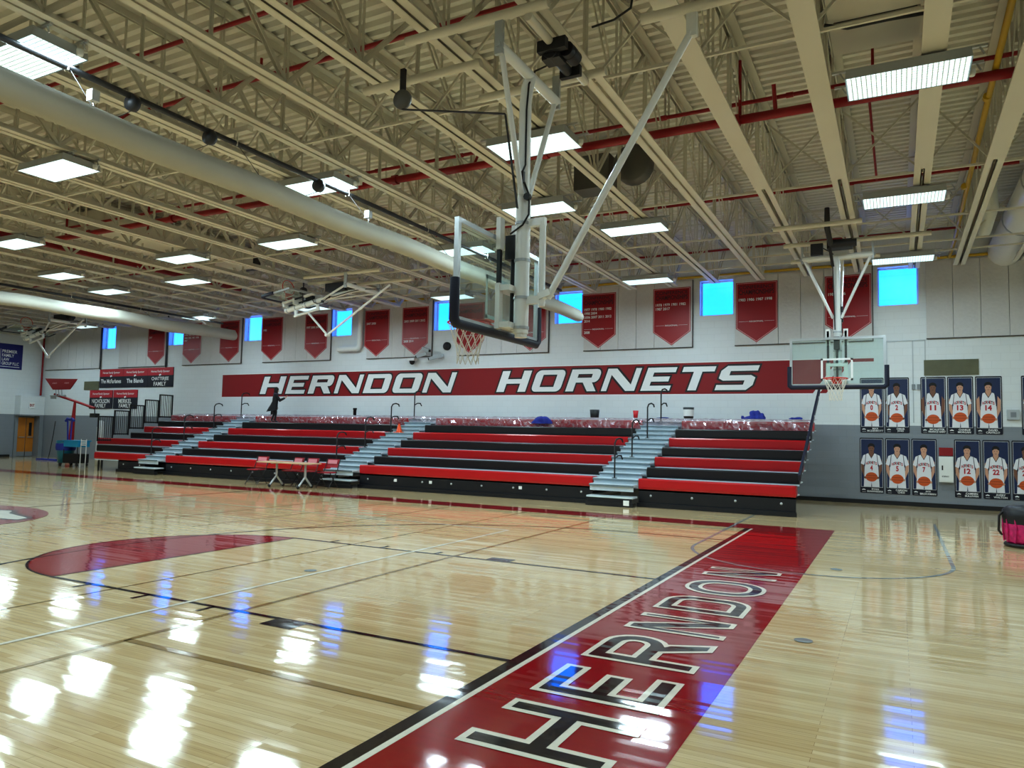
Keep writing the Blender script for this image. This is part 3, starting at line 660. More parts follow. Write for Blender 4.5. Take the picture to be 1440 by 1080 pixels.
# ------------------------------------------------------------------ roof structure
JX = [.521-1.219*k for k in range(-1, 31)]     # x of the roof joists
JX = [2.96] + JX + [3.93, 5.15, 6.37]
ORD = ['first','second','third','fourth','fifth','sixth','seventh','eighth','ninth','tenth','eleventh','twelfth','thirteenth','fourteenth','fifteenth','sixteenth','seventeenth','eighteenth','nineteenth','twentieth',
       'twenty-first','twenty-second','twenty-third','twenty-fourth','twenty-fifth','twenty-sixth','twenty-seventh','twenty-eighth','twenty-ninth','thirtieth','thirty-first','thirty-second','thirty-third','thirty-fourth','thirty-fifth','thirty-sixth']
def joists():
    def chords(plate):
        mb = MB()
        for s in (-1, 1):
            mb.box(min(s*.016, s*.125), max(s*.016, s*.125), -14.0, 13.95, ZB, ZB+.018)
            mb.box(min(s*.016, s*.03), max(s*.016, s*.03), -14.0, 13.95, ZB, ZB+.11)
        if plate: mb.box(-.125, .125, -9, 6.35, ZB-.012, ZB-.001)
        return mb
    root = None; protos = {}
    for i, x in enumerate(sorted(JX, reverse=True)):
        plate = x > .3
        left_n = sum(1 for q in JX if q > x and q < 3.9)
        if x > 6: lab = 'cream roof joist farthest right, beyond the yellow gas pipe and the round duct'
        elif x > 5: lab = 'cream roof joist right of the yellow gas pipe, running beside the round white duct'
        elif x > 3.9: lab = 'cream roof joist right beside the yellow gas pipe, with a wide flat lower flange'
        else: lab = 'cream open-web roof joist, %s to the left of the yellow gas pipe' % ORD[left_n]
        if plate not in protos:
            t = thing('roof_joist', lab, 'roof joist', (x, 0, 0), group='roof joists spanning to the banner wall')
            chords(plate).build('bottom_chord', 'steel', t)
            if not protos:
                mb = MB()
                for s in (-1, 1):
                    mb.box(min(s*.02, s*.15), max(s*.02, s*.15), -15.4, 15.4, ZD-.03, ZD-.002); mb.box(min(s*.02, s*.035), max(s*.02, s*.035), -15.4, 15.4, ZD-.13, ZD-.03)
                tc = mb.build('top_chord', 'steel2', t)
                mb = MB(); n = 12; st = 27.95/n; zt = ZD-.06; zb = ZB+.06
                for k in range(n+1):
                    y = -14.0+k*st
                    for s in (-.03, .03):
                        if k < n:
                            mb.bar((s, y, zb), (s, y+st/2, zt), .012, .05); mb.bar((s, y+st, zb), (s, y+st/2, zt), .012, .05)
                            mb.bar((s*.6, y+st/2, zt), (s*.6, y+st/2, zb), .012, .03)
                        mb.bar((s, y, zb), (s, y, zt), .012, .035)
                    if k < n: mb.bar((0, y+st/4, (zb+zt)/2), (0, y+st*.25, zt), .02, .03); mb.bar((0, y+st*.75, (zb+zt)/2), (0, y+st*.75, zt), .02, .03)
                for a, b in ((-14.0, -15.2), (13.95, 15.2)):
                    for s in (-.03, .03): mb.bar((s, a, zb), (s, b, zt), .012, .06)
                wb = mb.build('web', 'steel2', t)
            else:
                for o in (tc, wb):
                    c = o.copy(); COL.objects.link(c); c.parent = t
            protos[plate] = t
        else: dup(protos[plate], (x, 0, 0), label=lab)
    # bridging lines between the joists
    xs = sorted(x for x in JX if x < 5.5)
    for y, w, diag in ((-9.0, 'over the near side of the court', 1), (-3.6, 'behind the camera side', 1), (1.5, 'just past the big hoop frame', 1), (6.6, 'over the far lane line', 1), (9.4, 'before the side hoop frame', 0), (11.4, 'over the bleacher fronts', 1), (12.33, 'nearest the banner wall', 0)):
        t = thing('joist_bridging', 'thin cream bridging line crossing the joists ' + w, 'brace', (0, y, ZB), group='bridging lines across the roof joists')
        mb = MB(); mb.bar((xs[0], y, ZB+.03), (xs[-1], y, ZB+.03), .035, .035); mb.build('lower_rod', 'steel', t, (0, y, ZB))
        mb = MB()
        if diag:
            for a, b in zip(xs[::1], xs[1:]):
                mb.bar((a, y, ZB+.06), (b, y, ZD-.08), .03, .03); mb.bar((a, y+.03, ZD-.08), (b, y+.03, ZB+.06), .03, .03)
        else: mb.bar((xs[0], y, ZD-.12), (xs[-1], y, ZD-.12), .03, .03)
        mb.build('cross_braces' if diag else 'upper_rod', 'steel2', t, (0, y, ZB))

def pipes():
    def pipe(lab, pts, r, m='redpipe', name='sprinkler_pipe', drops=(), fit=()):
        mb = MB(); mb.path(pts, r, 8, 0)
        for (a, b, rr) in drops: mb.path([a, b], rr, 6, 0)
        for p, d in fit:   # couplings
            mb.path([Vector(p)-Vector(d)*.05, Vector(p)+Vector(d)*.05], r*1.35, 8, 0)
        tag(mb.build(name, m, None, pts[0]), lab, 'pipe')
    X = (1, 0, 0); Y = (0, 1, 0)
    jn = lambda y, z, a, b, st: [((x, y, z), X) for x in [a+st*i for i in range(int((b-a)/st))]]
    pipe('thick red sprinkler main crossing the roof through the joists', [(-16.7, 4.1, 6.35), (4.2, 4.1, 6.35), (4.5, 4.1, 6.35)], .07, fit=jn(4.1, 6.35, -15, 4.4, 3.1), drops=[((.55, 4.1, 6.35), (.55, 4.1, 7.25), .025), ((1.05, 3.9, 6.7), (1.05, 4.1, 6.35), .03)])
    pipe('thinner red sprinkler pipe just above the thick main', [(-16.7, 4.45, 6.75), (4.55, 4.45, 6.75)], .032, fit=jn(4.45, 6.75, -14, 4.4, 1.9), drops=[((2.3, 4.45, 6.75), (2.3, 4.45, 7.3), .022), ((-4.1, 4.3, 6.5), (-4.1, 4.45, 6.75), .025)])
    pipe('red sprinkler branch beyond the main, above the right lights', [(-13, 8.9, 6.75), (4.55, 8.9, 6.75)], .03, fit=jn(8.9, 6.75, -12, 4.4, 2.3), drops=[((2.25, 8.9, 6.75), (2.2, 5.6, 7.3), .022)])
    pipe('farthest red sprinkler branch near the banner wall', [(-13, 13.15, 6.75), (4.55, 13.15, 6.75)], .03, fit=jn(13.15, 6.75, -12, 4.4, 2.3))
    pipe('red sprinkler branch crossing above the big hoop frame', [(-9.0, .7, 6.75), (0, .66, 6.75)], .035, fit=jn(.7, 6.75, -8.6, 0, 1.9), drops=[((-9.0, .7, 6.75), (-9.4, .7, 6.95), .03), ((-5.6, .7, 6.75), (-5.6, .7, 7.05), .022)])
    pipe('nearest red sprinkler branch at the top left of the photo', [(-12, -.32, 6.9), (-3.2, -.32, 6.9)], .03, fit=jn(-.32, 6.9, -11, -3.5, 1.9))
    pipe('thick red sprinkler main running along the roof toward the far wall', [(-16.75, -8, 6.28), (-16.75, 10.4, 6.28)], .085, fit=[((-16.75, y, 6.28), Y) for y in (0, 3, 6, 9)], drops=[((-15.9, 4.1, 6.35), (-15.9, 4.1, 7.3), .03), ((-14.3, 5.2, 6.5), (-14.3, 5.2, 7.3), .03)])
    pipe('red sprinkler branch in the left half beyond the main', [(-30, 8.9, 6.75), (-16.75, 8.9, 6.75)], .03, fit=jn(8.9, 6.75, -29, -17, 2.3))
    pipe('yellow gas pipe running along the roof at the right', [(3.62, -8, 6.45), (3.72, 5, 6.45), (3.80, 13.3, 6.45), (3.80, 15.25, 6.52)], .04, 'yellow', 'gas_pipe', fit=[((3.70, y, 6.45), Y) for y in (1.5, 5, 9)])
    pipe('yellow gas pipe along the top of the banner wall', [(-16, D-.12, 6.56), (9, D-.12, 6.56)], .04, 'yellow', 'gas_pipe', fit=[((x, D-.12, 6.56), X) for x in (-12, -6, -1, 4)])
    # ducts
    t = thing('round_duct', 'large round white duct at the top right ending at the banner wall', 'duct', (5.05, 12, 6.62))
    mb = MB(); mb.path([(5.05, 2, 6.62), (5.05, 15.45, 6.62)], .40, 20); mb.build('duct_run', 'white', t, (5.05, 12, 6.62))
    for y in (6, 9.5, 12.3):
        mb = MB(); mb.path([(5.05, y-.03, 6.62), (5.05, y+.03, 6.62)], .415, 20); mb.build('joint_band', 'ltgrey', t, (5.05, 12, 6.62))
    mb = MB(); mb.path([(4.32, 11.2, 7.2), (4.32, 11.2, 6.6), (4.28, 12.0, 6.30)], .13, 12); mb.build('branch_pipe', 'white', t, (5.05, 12, 6.62))
    t = thing('rectangular_duct', 'flat cream rectangular duct between two wide joists at the top right', 'duct', (2.35, 0, 6.45))
    mb = MB(); mb.box(1.90, 2.83, -6, 2.14, 6.45, 7.0); mb.box(1.90, 2.83, 2.2, 2.93, 6.45, 7.0); mb.build('sheet_metal', 'steel', t, (2.35, 0, 6.45))
    mb = MB(); mb.box(1.95, 2.8, 2.14, 2.2, 6.47, 6.98); mb.path([(1.86, 2.05, 6.40), (2.1, 2.15, 6.36), (2.5, 2.17, 6.37), (2.86, 2.3, 6.42)], .02, 6); mb.build('flexible_joint', 'dark', t, (2.35, 0, 6.45))
    t = thing('cream_duct', 'long cream rectangular duct above the left lights beside the red main', 'duct', (-15.5, 4, 6.3))
    mb = MB(); mb.box(-16.45, -14.9, 4.45, 9.2, 6.55, 7.1); mb.build('sheet_metal', 'steel', t, (-15.5, 4, 6.3))
    mb = MB(); mb.box(-15.6, -15.0, 9.2, 9.6, 6.6, 7.0); mb.build('open_end', 'dark', t, (-15.5, 4, 6.3))
    t = thing('unit_heater', 'dark ceiling fan heater unit half hidden behind the big hoop post', 'heater', (-2.1, 6.1, 6.6))
    mb = MB(); mb.box(-2.9, -2.2, 6.0, 6.5, 6.35, 7.0); mb.build('casing', 'dark_mid', t, (-2.1, 6.1, 6.6))
    mb = MB(); mb.lathe([(0, 5.97), (.33, 5.97), (.36, 6.0), (.36, 6.25)], (-1.75, 0, 6.72), 18, axis='y'); mb.build('fan_ring', 'dark_mid', t, (-2.1, 6.1, 6.6))

def lights():
    pos = [(2.69, 2.68, 'nearest light at the top right, beside the yellow gas pipe'), (2.69, 7.46, 'second light behind the nearest one at the right'), (2.70, 12.20, 'light in front of the rightmost window'),
           (-2.12, 2.67, 'light right behind the top of the big hoop post'), (-3.36, 5.44, 'light behind the big hoop post, below the nearest one there'), (-2.14, 7.41, 'light right of the big hoop post, above the slanted brace foot'), (-3.38, 12.31, 'light just above the pennants right of the big hoop'),
           (-6.32, -2.08, 'light at the upper left edge above the rolled curtain'), (-6.32, 2.73, 'light beside the rolled curtain in the left middle'), (-6.27, 7.59, 'light seen through the glass of the big backboard'),
           (-9.76, .31, 'light at the left below the rolled curtain'), (-9.70, 5.45, 'light below the rolled curtain, left of the folded hoop'), (-9.67, 12.4, 'light left of the big backboard padding, by a window'),
           (-13.30, 5.50, 'light above the red main end, upper of two'), (-15.66, 7.52, 'light at the red main end, lower of two'), (-15.77, 2.88, 'light at the left edge by the thick red main'),
           (-15.47, 12.40, 'light behind the folded hoop strut'), (-18.49, 5.56, 'light left of centre above the far rolled curtain'), (-19.45, 7.64, 'light touching the far rolled curtain'), (-21.25, 12.45, 'light over the far end of the rolled curtain'),
           (-28.40, 12.40, 'light left of the leftmost small window'), (-33.10, 12.40, 'light above the blue law firm banner'),
           (2.69, -4.5, 'added light overhead behind the camera at the right'), (-3.4, -5.0, 'added light overhead near the camera'), (-9.7, -6.5, 'light over the near side of the court'), (-16, -3.5, 'added light over the near half of the far court'), (-22, -1.5, 'added light over the left end of the court'), (-3.4, -11, 'added light over the near bleachers in the middle'), (-12, -11.5, 'added light over the near bleachers at the left'), (4.0, -11, 'added light over the near bleachers at the right'), (7.6, 3.5, 'added light beyond the right edge of the view'), (7.6, 9.5, 'far added light out past the right edge of the view'), (-27, 5, 'added light beyond the left edge of the view'), (-24, -9, 'added light over the near left corner')]  # this line: out-of-view fixtures, added to light the room evenly
    root = None
    for x, y, w in pos:
        lab = 'lit rectangular ceiling fixture, ' + w
        if root is None:
            root = t = thing('ceiling_light', lab, 'light', (x, y, 5.86), group='high bay ceiling lights')
            mb = MB(); a, b = .625, .305
            mb.box(-a, a, -b, b, .09, .115)
            for s in (-1, 1):
                mb.add([(-a, s*b, .09), (a, s*b, .09), (a+.01, s*(b+.01), 0), (-a-.01, s*(b+.01), 0)], [(0,1,2,3)])
                mb.add([(s*a, -b, .09), (s*a, b, .09), (s*(a+.01), b+.01, 0), (s*(a+.01), -b-.01, 0)], [(0,1,2,3)])
            mb.build('housing', 'ltgrey', t)
            mb = MB(); mb.box(-a, a, -b, b, .004, .02); mb.build('lens', 'lens', t)
            for s in (-1, 1):
                mb = MB(); mb.box(-.78, .78, s*.2-.02, s*.2+.02, .135, .16)
                for q in (-.5, .5): mb.box(q-.015, q+.015, s*.2-.015, s*.2+.015, .115, .14); mb.bar((q*1.4, s*.2, .15), (q*1.4+.05, s*.2, .05), .012, .02)
                mb.build('hanger_bar', 'alum', t)
            mb = MB(); mb.lathe([(0, -.0), (.03, 0), (.04, .03), (.04, .07)], (.66, .2, 0), 10); mb.build('sensor', 'white', t)
            ld = bpy.data.lights.new('tube_lamp', 'AREA'); ld.shape = 'RECTANGLE'; ld.size = 1.22; ld.size_y = .58; ld.energy = LAMP_W; ld.color = (.70, .91, 1)
            lo = bpy.data.objects.new('tube_lamp', ld); COL.objects.link(lo); lo.parent = t; lo.location = (0, 0, -.004)
        else: dup(root, (x, y, 5.86), label=lab)

def curtains():
    # rolled up divider curtains
    def curtain(x, z, r, y0, y1, lab, seed, dents, tx, tz):
        t = thing('divider_curtain', lab, 'curtain', (x, (y0+y1)/2, z)); o = (x, (y0+y1)/2, z)
        rnd = random.Random(seed); n = 20; k = 60; vs = []
        for i in range(k+1):
            y = y0+(y1-y0)*i/k; sag = .03*math.sin(i*.7)+dents*math.sin(i*.31+1)*rnd.uniform(.5, 1)
            for j in range(n):
                a = 2*PI*j/n
                rr = r*(1+.05*math.sin(3*a+i*.05)+dents*.9*math.sin(a*2+i*.23)) + (.04 if 1.0 < a < 1.4 else 0)
                vs.append((x+rr*math.cos(a), y, z+sag*.5+rr*math.sin(a)))
        mb = MB(); mb.add(vs, [(i*n+j, (i+1)*n+j, (i+1)*n+(j+1) % n, i*n+(j+1) % n) for i in range(k) for j in range(n)], 0, True)
        mb.add(vs[:n], [tuple(range(n))]); mb.add(vs[-n:], [tuple(range(n))[::-1]])
        mb.build('curtain_roll', 'canvas', t, o)
        mb = MB(); mb.path([(tx, y0, tz), (tx, y1, tz)], .04, 8); mb.build('drive_tube', 'dark', t, o)
        yy = y0+1.2
        while yy < y1:
            mb = MB(); mb.box(tx-.45, tx+.25, yy-.05, yy+.05, tz+.15, tz+.23)
            for q in (-.03, .03): mb.path([(tx+q, yy-.03, tz+.18), (tx+q, yy-.03, tz-.04)], .012, 6)
            hb = mb.build('hanger_bracket', 'steel', t, o)
            mb = MB(); mb.path([(tx, yy, tz), (x, yy, z+r*.9)], .005, 5); mb.build('cord', 'dark', hb, o); yy += 2.45
    curtain(-5.33, 5.0, .147, -10.4, 12.2, 'long pale rolled up divider curtain slanting across the upper left under the roof', 3, .012, -5.9, 5.78)
    curtain(-20.35, 5.25, .19, -8.5, 13.4, 'far lumpy white rolled up divider curtain at the left under the roof', 5, .06, -21.0, 5.78)
    for x, y, lab in ((-5.9, -1.05, 'dark pulley on the curtain drive tube nearest the left edge'), (-5.9, .12, 'dark pulley on the curtain drive tube, second from the left edge'), (-5.9, 2.3, 'dark pulley on the curtain drive tube beside a lit fixture')):
        t = thing('curtain_pulley', lab, 'pulley', (x, y, 5.7), group='pulleys on the curtain tube')
        mb = MB(); mb.lathe([(0, -.06), (.10, -.05), (.11, 0), (.10, .05), (0, .06)], (0, 0, 0), 12, axis='y'); mb.build('drum', 'dark', t)
        mb = MB(); mb.path([(-.03, 0, -.1), (-.38, 0, -.14)], .006, 4); mb.build('cord', 'dark', t)
    for x, y, w in ((-5.9, -1.55, 'upper left'), (-5.9, 3.6, 'left of the big backboard')):
        t = thing('curtain_limit_switch', 'small bright cable hanger with chain beside the rolled curtain, ' + w, 'hanger', (x, y, 5.6))
        mb = MB(); mb.box(-.05, .05, -.05, .05, -.09, .04); mb.build('body', 'alum', t)
        mb = MB()
        for i in range(6): mb.path([(.02*(i % 2), 0, -.1-.04*i), (.02*((i+1) % 2), 0, -.14-.04*i)], .012, 5)
        mb.build('chain', 'alum', t)

# ------------------------------------------------------------------ basketball hoops
def make_hoop(lab, loc, rotz, folded=0., drop=1.0, group='glass basketball hoops hung from the roof'):
    """origin at the hinge bar; faces -x; folded swings the post up about the hinge"""
    t = thing('basketball_hoop', lab, 'basketball hoop', loc, rotz, group)
    R = Matrix.Rotation(folded, 3, 'Y')
    def b(mb, name, m, parent=None, swing=True, arm=None):
        if swing: mb.v = [tuple(R @ Vector(v)) for v in mb.v]
        return mb.build(name, m, parent or t)
    S = 'white'
    mb = MB(); mb.path([(0, -.69, 0), (0, .69, 0)], .058, 12)
    b(mb, 'hinge_bar', S)
    for s in (-1, 1):
        mb = MB(); mb.box(-.045, .045, s*.69-.02, s*.69+.02, -.09, .31)
        mb.path([(0, s*.66, -.0), (0, s*.74, 0)], .03, 8); mb.build('hinge_plate', 'ltgrey', t)
    mb = MB(); mb.path([(0, .02, .0), (-.03, 0, -.14), (-.045, 0, -.3), (-.045, 0, -2.84)], .066, 14); mb.path([(-.045, 0, -1.35), (-.045, 0, -2.80)], .080, 14)
    mast = b(mb, 'mast', S)
    for z in (-1.62, -2.02, -2.42, -2.74):
        mb = MB(); mb.path([(-.045, 0, z-.015), (-.045, 0, z+.015)], .088, 14); b(mb, 'clamp_ring', 'ltgrey', mast)
    mb = MB(); mb.path([(-.0, .4, .3), (.01, .1, .10), (.02, -.06, -.12), (.0, -.062, -.4), (.0, -.062, -1.0), (-.05, -.075, -1.12), (.0, -.075, -1.2), (.06, -.075, -1.35), (.06, -.08, -1.55), (-.0, -.10, -1.66), (-.15, -.09, -1.74)], .011, 6); mb.box(-.06, -.0, -.11, -.066, -1.2, -1.08); mb.path([(.045, -.06, -1.36), (.045, -.11, -1.36)], .04, 8); b(mb, 'power_cord', 'black', mast)
    for s in (-1, 1):
        mb = MB(); mb.path([(0, s*.64, -.04), (-.03, s*.08, -1.32)], .03, 8); b(mb, 'side_brace', S)
    # board
    gx = -.30; zb, zt = -2.78, -1.76; w = .915
    mb = MB(); mb.flat([rect(-w+.04, zb+.04, w-.04, zt-.04)], lambda u, v: (gx, u, v)); board = b(mb, 'glass_board', 'glass')
    mb = MB(); q = .05
    for y in (-w+q/2, w-q/2): mb.bar((gx, y, zb), (gx, y, zt), q, q)
    for z in (zb+q/2, zt-q/2): mb.bar((gx, -w+q, z), (gx, w-q, z), q, q)
    b(mb, 'board_frame', 'alum', board)
    mb = MB(); e = .018
    for y0, y1, z0, z1 in ((-.305, .305, -2.66, -2.62), (-.305, .305, -2.24, -2.20), (-.305, -.265, -2.66, -2.20), (.265, .305, -2.66, -2.20)): mb.box(gx-.009, gx-.0065, y0, y1, z0, z1)
    b(mb, 'target_square', 'print_white', board)
    mb = MB()
    mb.path([(gx, -w-.005, zb+.42), (gx, -w-.005, zb+.02), (gx, -w+.04, zb-.02), (gx, w-.04, zb-.02), (gx, w+.005, zb+.02), (gx, w+.005, zb+.42)], .048, 10)
    b(mb, 'edge_padding', 'pad', board)
    # board mount
    for y in (-.17, .17):
        mb = MB(); mb.box(gx+.05, gx+.10, y-.04, y+.04, zb+.02, -2.28); b(mb, 'mount_channel', S)
        mb = MB(); mb.box(gx+.05, gx+.10, y-.045, y+.045, -1.92, -1.58); b(mb, 'mount_sleeve', S)
    for z in (-2.33, -2.72):
        mb = MB(); mb.box(gx+.04, -.09, -.2, .2, z-.03, z+.03); b(mb, 'mount_plate', S)
    mb = MB()
    for y in (-.17, .17): mb.box(gx+.05, gx+.09, y-.022, y+.022, -2.3, -1.62)
    mb.path([(gx+.14, 0, -2.75), (gx+.14, 0, -1.85)], .022, 8); mb.box(gx+.07, gx+.19, -.05, .06, -2.0, -1.74)
    b(mb, 'height_adjuster', 'black')
    mb = MB(); mb.path([(.19, 0, -1.62), (.19, 0, -2.52)], .035, 10)
    for z in (-1.62, -2.45): mb.box(-.0, .22, -.03, .03, z-.04, z+.04)
    b(mb, 'parallel_arm', S)
    # rim and net
    rz = -2.65; rx = gx-.39; rr = .228
    mb = MB(); mb.path([(rx+rr*math.cos(a), rr*math.sin(a), rz) for a in [2*PI*i/28 for i in range(28)]], .011, 8, closed=True)
    mb.box(gx-.02, gx-.008, -.09, .09, rz-.10, rz+.03)
    mb.add([(gx-.01, -.09, rz+.012), (gx-.01, .09, rz+.012), (rx+.17, .15, rz+.008), (rx+.17, -.15, rz+.008)], [(0,1,2,3)])
    for y in (-.07, .07): mb.bar((gx-.01, y, rz-.09), (rx+.19, y*1.6, rz-.01), .012, .03)
    rim = b(mb, 'rim', 'rim')
    mb = MB(); n = 12; L = (0, -.11, -.21, -.30, -.38, -.45); rads = (.225, .19, .155, .13, .118, .122)
    sgn = 1
    grav = Vector((0, 0, -1))
    def npt(a, l):
        p = Vector((rx+rads[l]*math.cos(a), rads[l]*math.sin(a), rz+L[l]))
        if folded > .5:   # net of a folded hoop lies over to the side
            p = R @ p
        return p
    for i in range(n):
        for l in range(5):
            a0 = 2*PI*(i+.5*(l % 2))/n
            for d in (-.5, .5): mb.path([npt(a0, l), npt(a0+2*PI*d/n, l+1)], .0045, 4, cap=False)
    mb.build('net', 'net', rim)
    # long back brace
    if folded < .3:
        mb = MB(); mb.path([(1.74, 0, .07), (.26, 0, -2.44)], .036, 10); mb.bar((.30, 0, -2.38), (.17, 0, -2.42), .10, .07); mb.box(1.70, 1.80, -.03, .03, .02, .33); mb.build('back_brace', S, t)
    else:
        p = R @ Vector((.2, 0, -2.0)); k = Vector((p.x+.75, 0, p.z-.68))
        mb = MB(); mb.path([p, k], .032, 8); mb.path([k, (.95, 0, .05)], .032, 8); mb.path([k+Vector((0,-.06,0)), k+Vector((0,.06,0))], .05, 8); mb.build('back_brace', S, t)
    return t
def hoops():
    def frame(name, lab, o, runs, m='steel'):
        t = thing('hoop_ceiling_frame', lab, 'frame', o)
        for x0, x1, y, z in runs:
            mb = MB(); mb.path([(x0, y, z), (x1, y, z)], .05, 12)
            pp = mb.build('pipe', m, t, o)
            for x in JX:
                if x0-.1 < x < x1+.1:
                    for s in (-.1, .1):
                        mb = MB(); mb.path([(x+s, y-.06, z+.2), (x+s, y-.06, z-.01), (x+s, y, z-.06), (x+s, y+.06, z-.01), (x+s, y+.06, z+.2)], .009, 5); mb.build('u_bolt', 'dark', pp)
        return t
    make_hoop('large glass basketball hoop hanging in the middle of the photo, seen from behind', (-.92, .13, 5.52), 0)
    f = frame('f', 'cream pipe frame under the roof that carries the large middle hoop', (-.92, .13, 5.82), [(-2.05, -.38, -.57, 5.82), (-3.2, -1.55, .15, 5.82), (-2.0, -.35, .92, 5.82), (.33, 1.9, .1, 5.82)])
    mb = MB(); mb.path([(-.60, -.57, 5.74), (-.60, .92, 5.74)], .045, 12); mb.build('cross_pipe', 'steel', f, (-.92, .13, 5.82))
    t = thing('hoop_winch', 'black electric winch motor on the frame above the large middle hoop', 'motor', (-.62, .2, 5.66))
    mb = MB(); mb.path([(0, -.22, 0), (0, -.02, 0)], .075, 12); mb.path([(0, -.02, 0), (0, .28, 0)], .055, 12); mb.box(-.10, .10, -.2, -.02, -.07, .09); mb.build('gearbox', 'dark', t)
    mb = MB(); mb.path([(.16, -.16, .02), (.16, .08, .02)], .08, 14); mb.path([(.16, -.08, .02), (.16, -.02, .02)], .083, 14); mb.build('motor', 'black', t)
    mb = MB(); mb.box(-.12, .2, -.28, -.2, -.02, .10); mb.build('mount_bracket', 'black', t); mb = MB(); mb.box(-.1, .14, .26, .32, -.06, .06); mb.build('mount_bracket', 'black', t)
    t = thing('strap_reel', 'round grey safety strap reel left of the large hoop post', 'reel', (-2.42, -.12, 5.45))
    mb = MB(); mb.lathe([(0, -.035), (.11, -.03), (.115, 0), (.11, .03), (0, .035)], (0, 0, 0), 20, axis='y'); mb.build('reel_drum', 'dark_mid', t)
    mb = MB(); mb.box(-.03, .03, -.02, .02, .08, .36); mb.build('hook', 'black', t)
    mb = MB(); mb.bar((0, 0, -.115), (1.29, .1, -.37), .03, .012); mb.bar((1.29, .1, -.37), (1.46, .1, -1.42), .03, .012); mb.build('strap', 'black', t)
    t = thing('roof_cable', 'thin black power cable looping from a box on a joist beside the winch', 'cable', (.1, .6, 6.5))
    mb = MB(); mb.path([(.0, .2, 6.55), (.12, .2, 6.5), (.2, .25, 6.3), (.15, .3, 6.1), (-.05, .35, 6.05), (-.3, .35, 6.03)], .012, 6); mb.box(-.08, .02, .15, .25, 6.5, 6.62); mb.build('cord', 'black', t, (.1, .6, 6.5))
    # side hoop
    make_hoop('glass basketball hoop facing the camera before the end of the mural', (1.45, 10.10, 5.58), PI/2)
    frame('f', 'cream pipe frame under the roof that carries the hoop by the posters', (1.45, 10, 5.87), [(.39, 2.0, 8.49, 5.87), (.4, 3.2, 9.93, 5.87), (.36, 2.25, 11.5, 5.87)])
    t = thing('hoop_winch', 'black winch motor on the frame above the hoop by the posters', 'motor', (1.36, 9.6, 5.75))
    mb = MB(); mb.box(-.06, .42, -.1, .15, -.12, .06); mb.box(-.38, -.14, -.05, .05, -.22, .02); mb.path([(.0, -.12, -.04), (.5, -.12, -.04)], .08, 12); mb.build('motor', 'black', t)
    mb = MB(); mb.path([(-.02, -.5, .62), (-.02, -.5, .2), (.02, -.15, -.06)], .05, 8); mb.build('mount_bracket', 'dark', t)
    mb = MB(); mb.bar((.0, -.16, -.1), (.02, .35, -.4), .06, .02); mb.bar((.02, .35, -.4), (.05, .38, -1.75), .06, .02); mb.build('belt', 'black', t)
    # folded hoops
    make_hoop('basketball hoop folded up under the roof, seen from the side left of the big hoop', (-10.4, 8.95, 5.55), 0, folded=math.radians(80))
    frame('f', 'cream pipe frame that carries the folded hoop left of the big hoop', (-10.4, 9, 5.85), [(-11.9, -9.3, 8.3, 5.85), (-12.4, -10.6, 9.0, 5.85), (-11.6, -9.2, 9.6, 5.85)])
    t = thing('hoop_winch', 'black winch motor above the folded hoop left of the big hoop', 'motor', (-11.2, 8.9, 5.62))
    mb = MB(); mb.box(-.35, .35, -.15, .15, -.1, .12); mb.path([(.35, 0, 0), (.6, 0, 0)], .09, 10); mb.build('motor', 'black', t)
    mb = MB(); mb.path([(-1.3, 0, .25), (-1.3, 0, -.45)], .02, 6); mb.lathe([(0, -.05), (.12, -.04), (.12, .04), (0, .05)], (-1.3, 0, .0), 14, axis='y'); mb.build('strap_reel', 'dark', t)
    make_hoop('basketball hoop folded up under the roof at the far left edge', (-25.4, 9.95, 5.55), 0, folded=math.radians(78))
    t = thing('hoop_winch', 'black winch motor above the folded hoop at the far left edge', 'motor', (-25.6, 9.9, 5.72))
    mb = MB(); mb.box(-.4, .4, -.15, .15, -.1, .12); mb.path([(.4, 0, 0), (.6, 0, 0)], .09, 10); mb.build('motor', 'black', t)
    # portable red backboard stand by the left corner
    t = thing('portable_hoop_stand', 'red portable practice hoop on a tall red post in the far left corner', 'basketball hoop', (-30.6, 13.45, 0)); o = (-30.6, 13.45, 0)
    mb = MB(); mb.path([(-30.55, 13.45, .04), (-30.35, 13.45, 2.75)], [.16, .05], 10); mb.build('post', 'redpipe', t, o)
    mb = MB(); mb.box(-30.75, -29.9, 13.1, 13.8, .0, .06); mb.build('base', 'dark', t, o)
    mb = MB(); mb.path([(-31.35, 13.1, 3.02), (-30.35, 13.45, 2.72), (-29.0, 13.5, 2.42)], .055, 8); mb.build('arm', 'redpipe', t, o)
    mb = MB(); mb.add([(-31.9, 12.95, 3.74), (-29.5, 12.95, 3.68), (-30.0, 12.95, 3.22), (-31.25, 12.95, 3.22)], [(0,3,2,1)]); mb.add([(-31.9, 12.99, 3.74), (-29.5, 12.99, 3.68), (-30.0, 12.99, 3.22), (-31.25, 12.99, 3.22)], [(0,1,2,3)])
    for x in (-31.3, -30.4): put_text(mb, 'HORNETS', x, 3.48, .34, .06, lambda u, v: (u, 12.945, v), 1, .01, True)
    mb.build('fan_board', ['wallred', 'print_pink'], t, o)
    mb = MB()
    for x in (-31.05, -30.85, -30.62): mb.path([(x, 12.97, 3.22), (x, 13.0, 2.95)], .02, 5)
    mb.path([(-31.3, 12.9, 2.95), (-30.5, 12.9, 2.95), (-30.5, 13.1, 2.95), (-31.3, 13.1, 2.95)], .025, 5, closed=True); mb.box(-31.3, -30.9, 12.9, 12.93, 2.8, 2.95); mb.build('bracket', 'ltgrey', t, o)
    mb = MB(); mb.box(-29.15, -28.75, 13.4, 13.6, 2.0, 2.18); mb.path([(-28.95, 13.5, 2.18), (-28.98, 13.5, 2.42)], .02, 5); mb.build('counterweight', 'black', t, o)
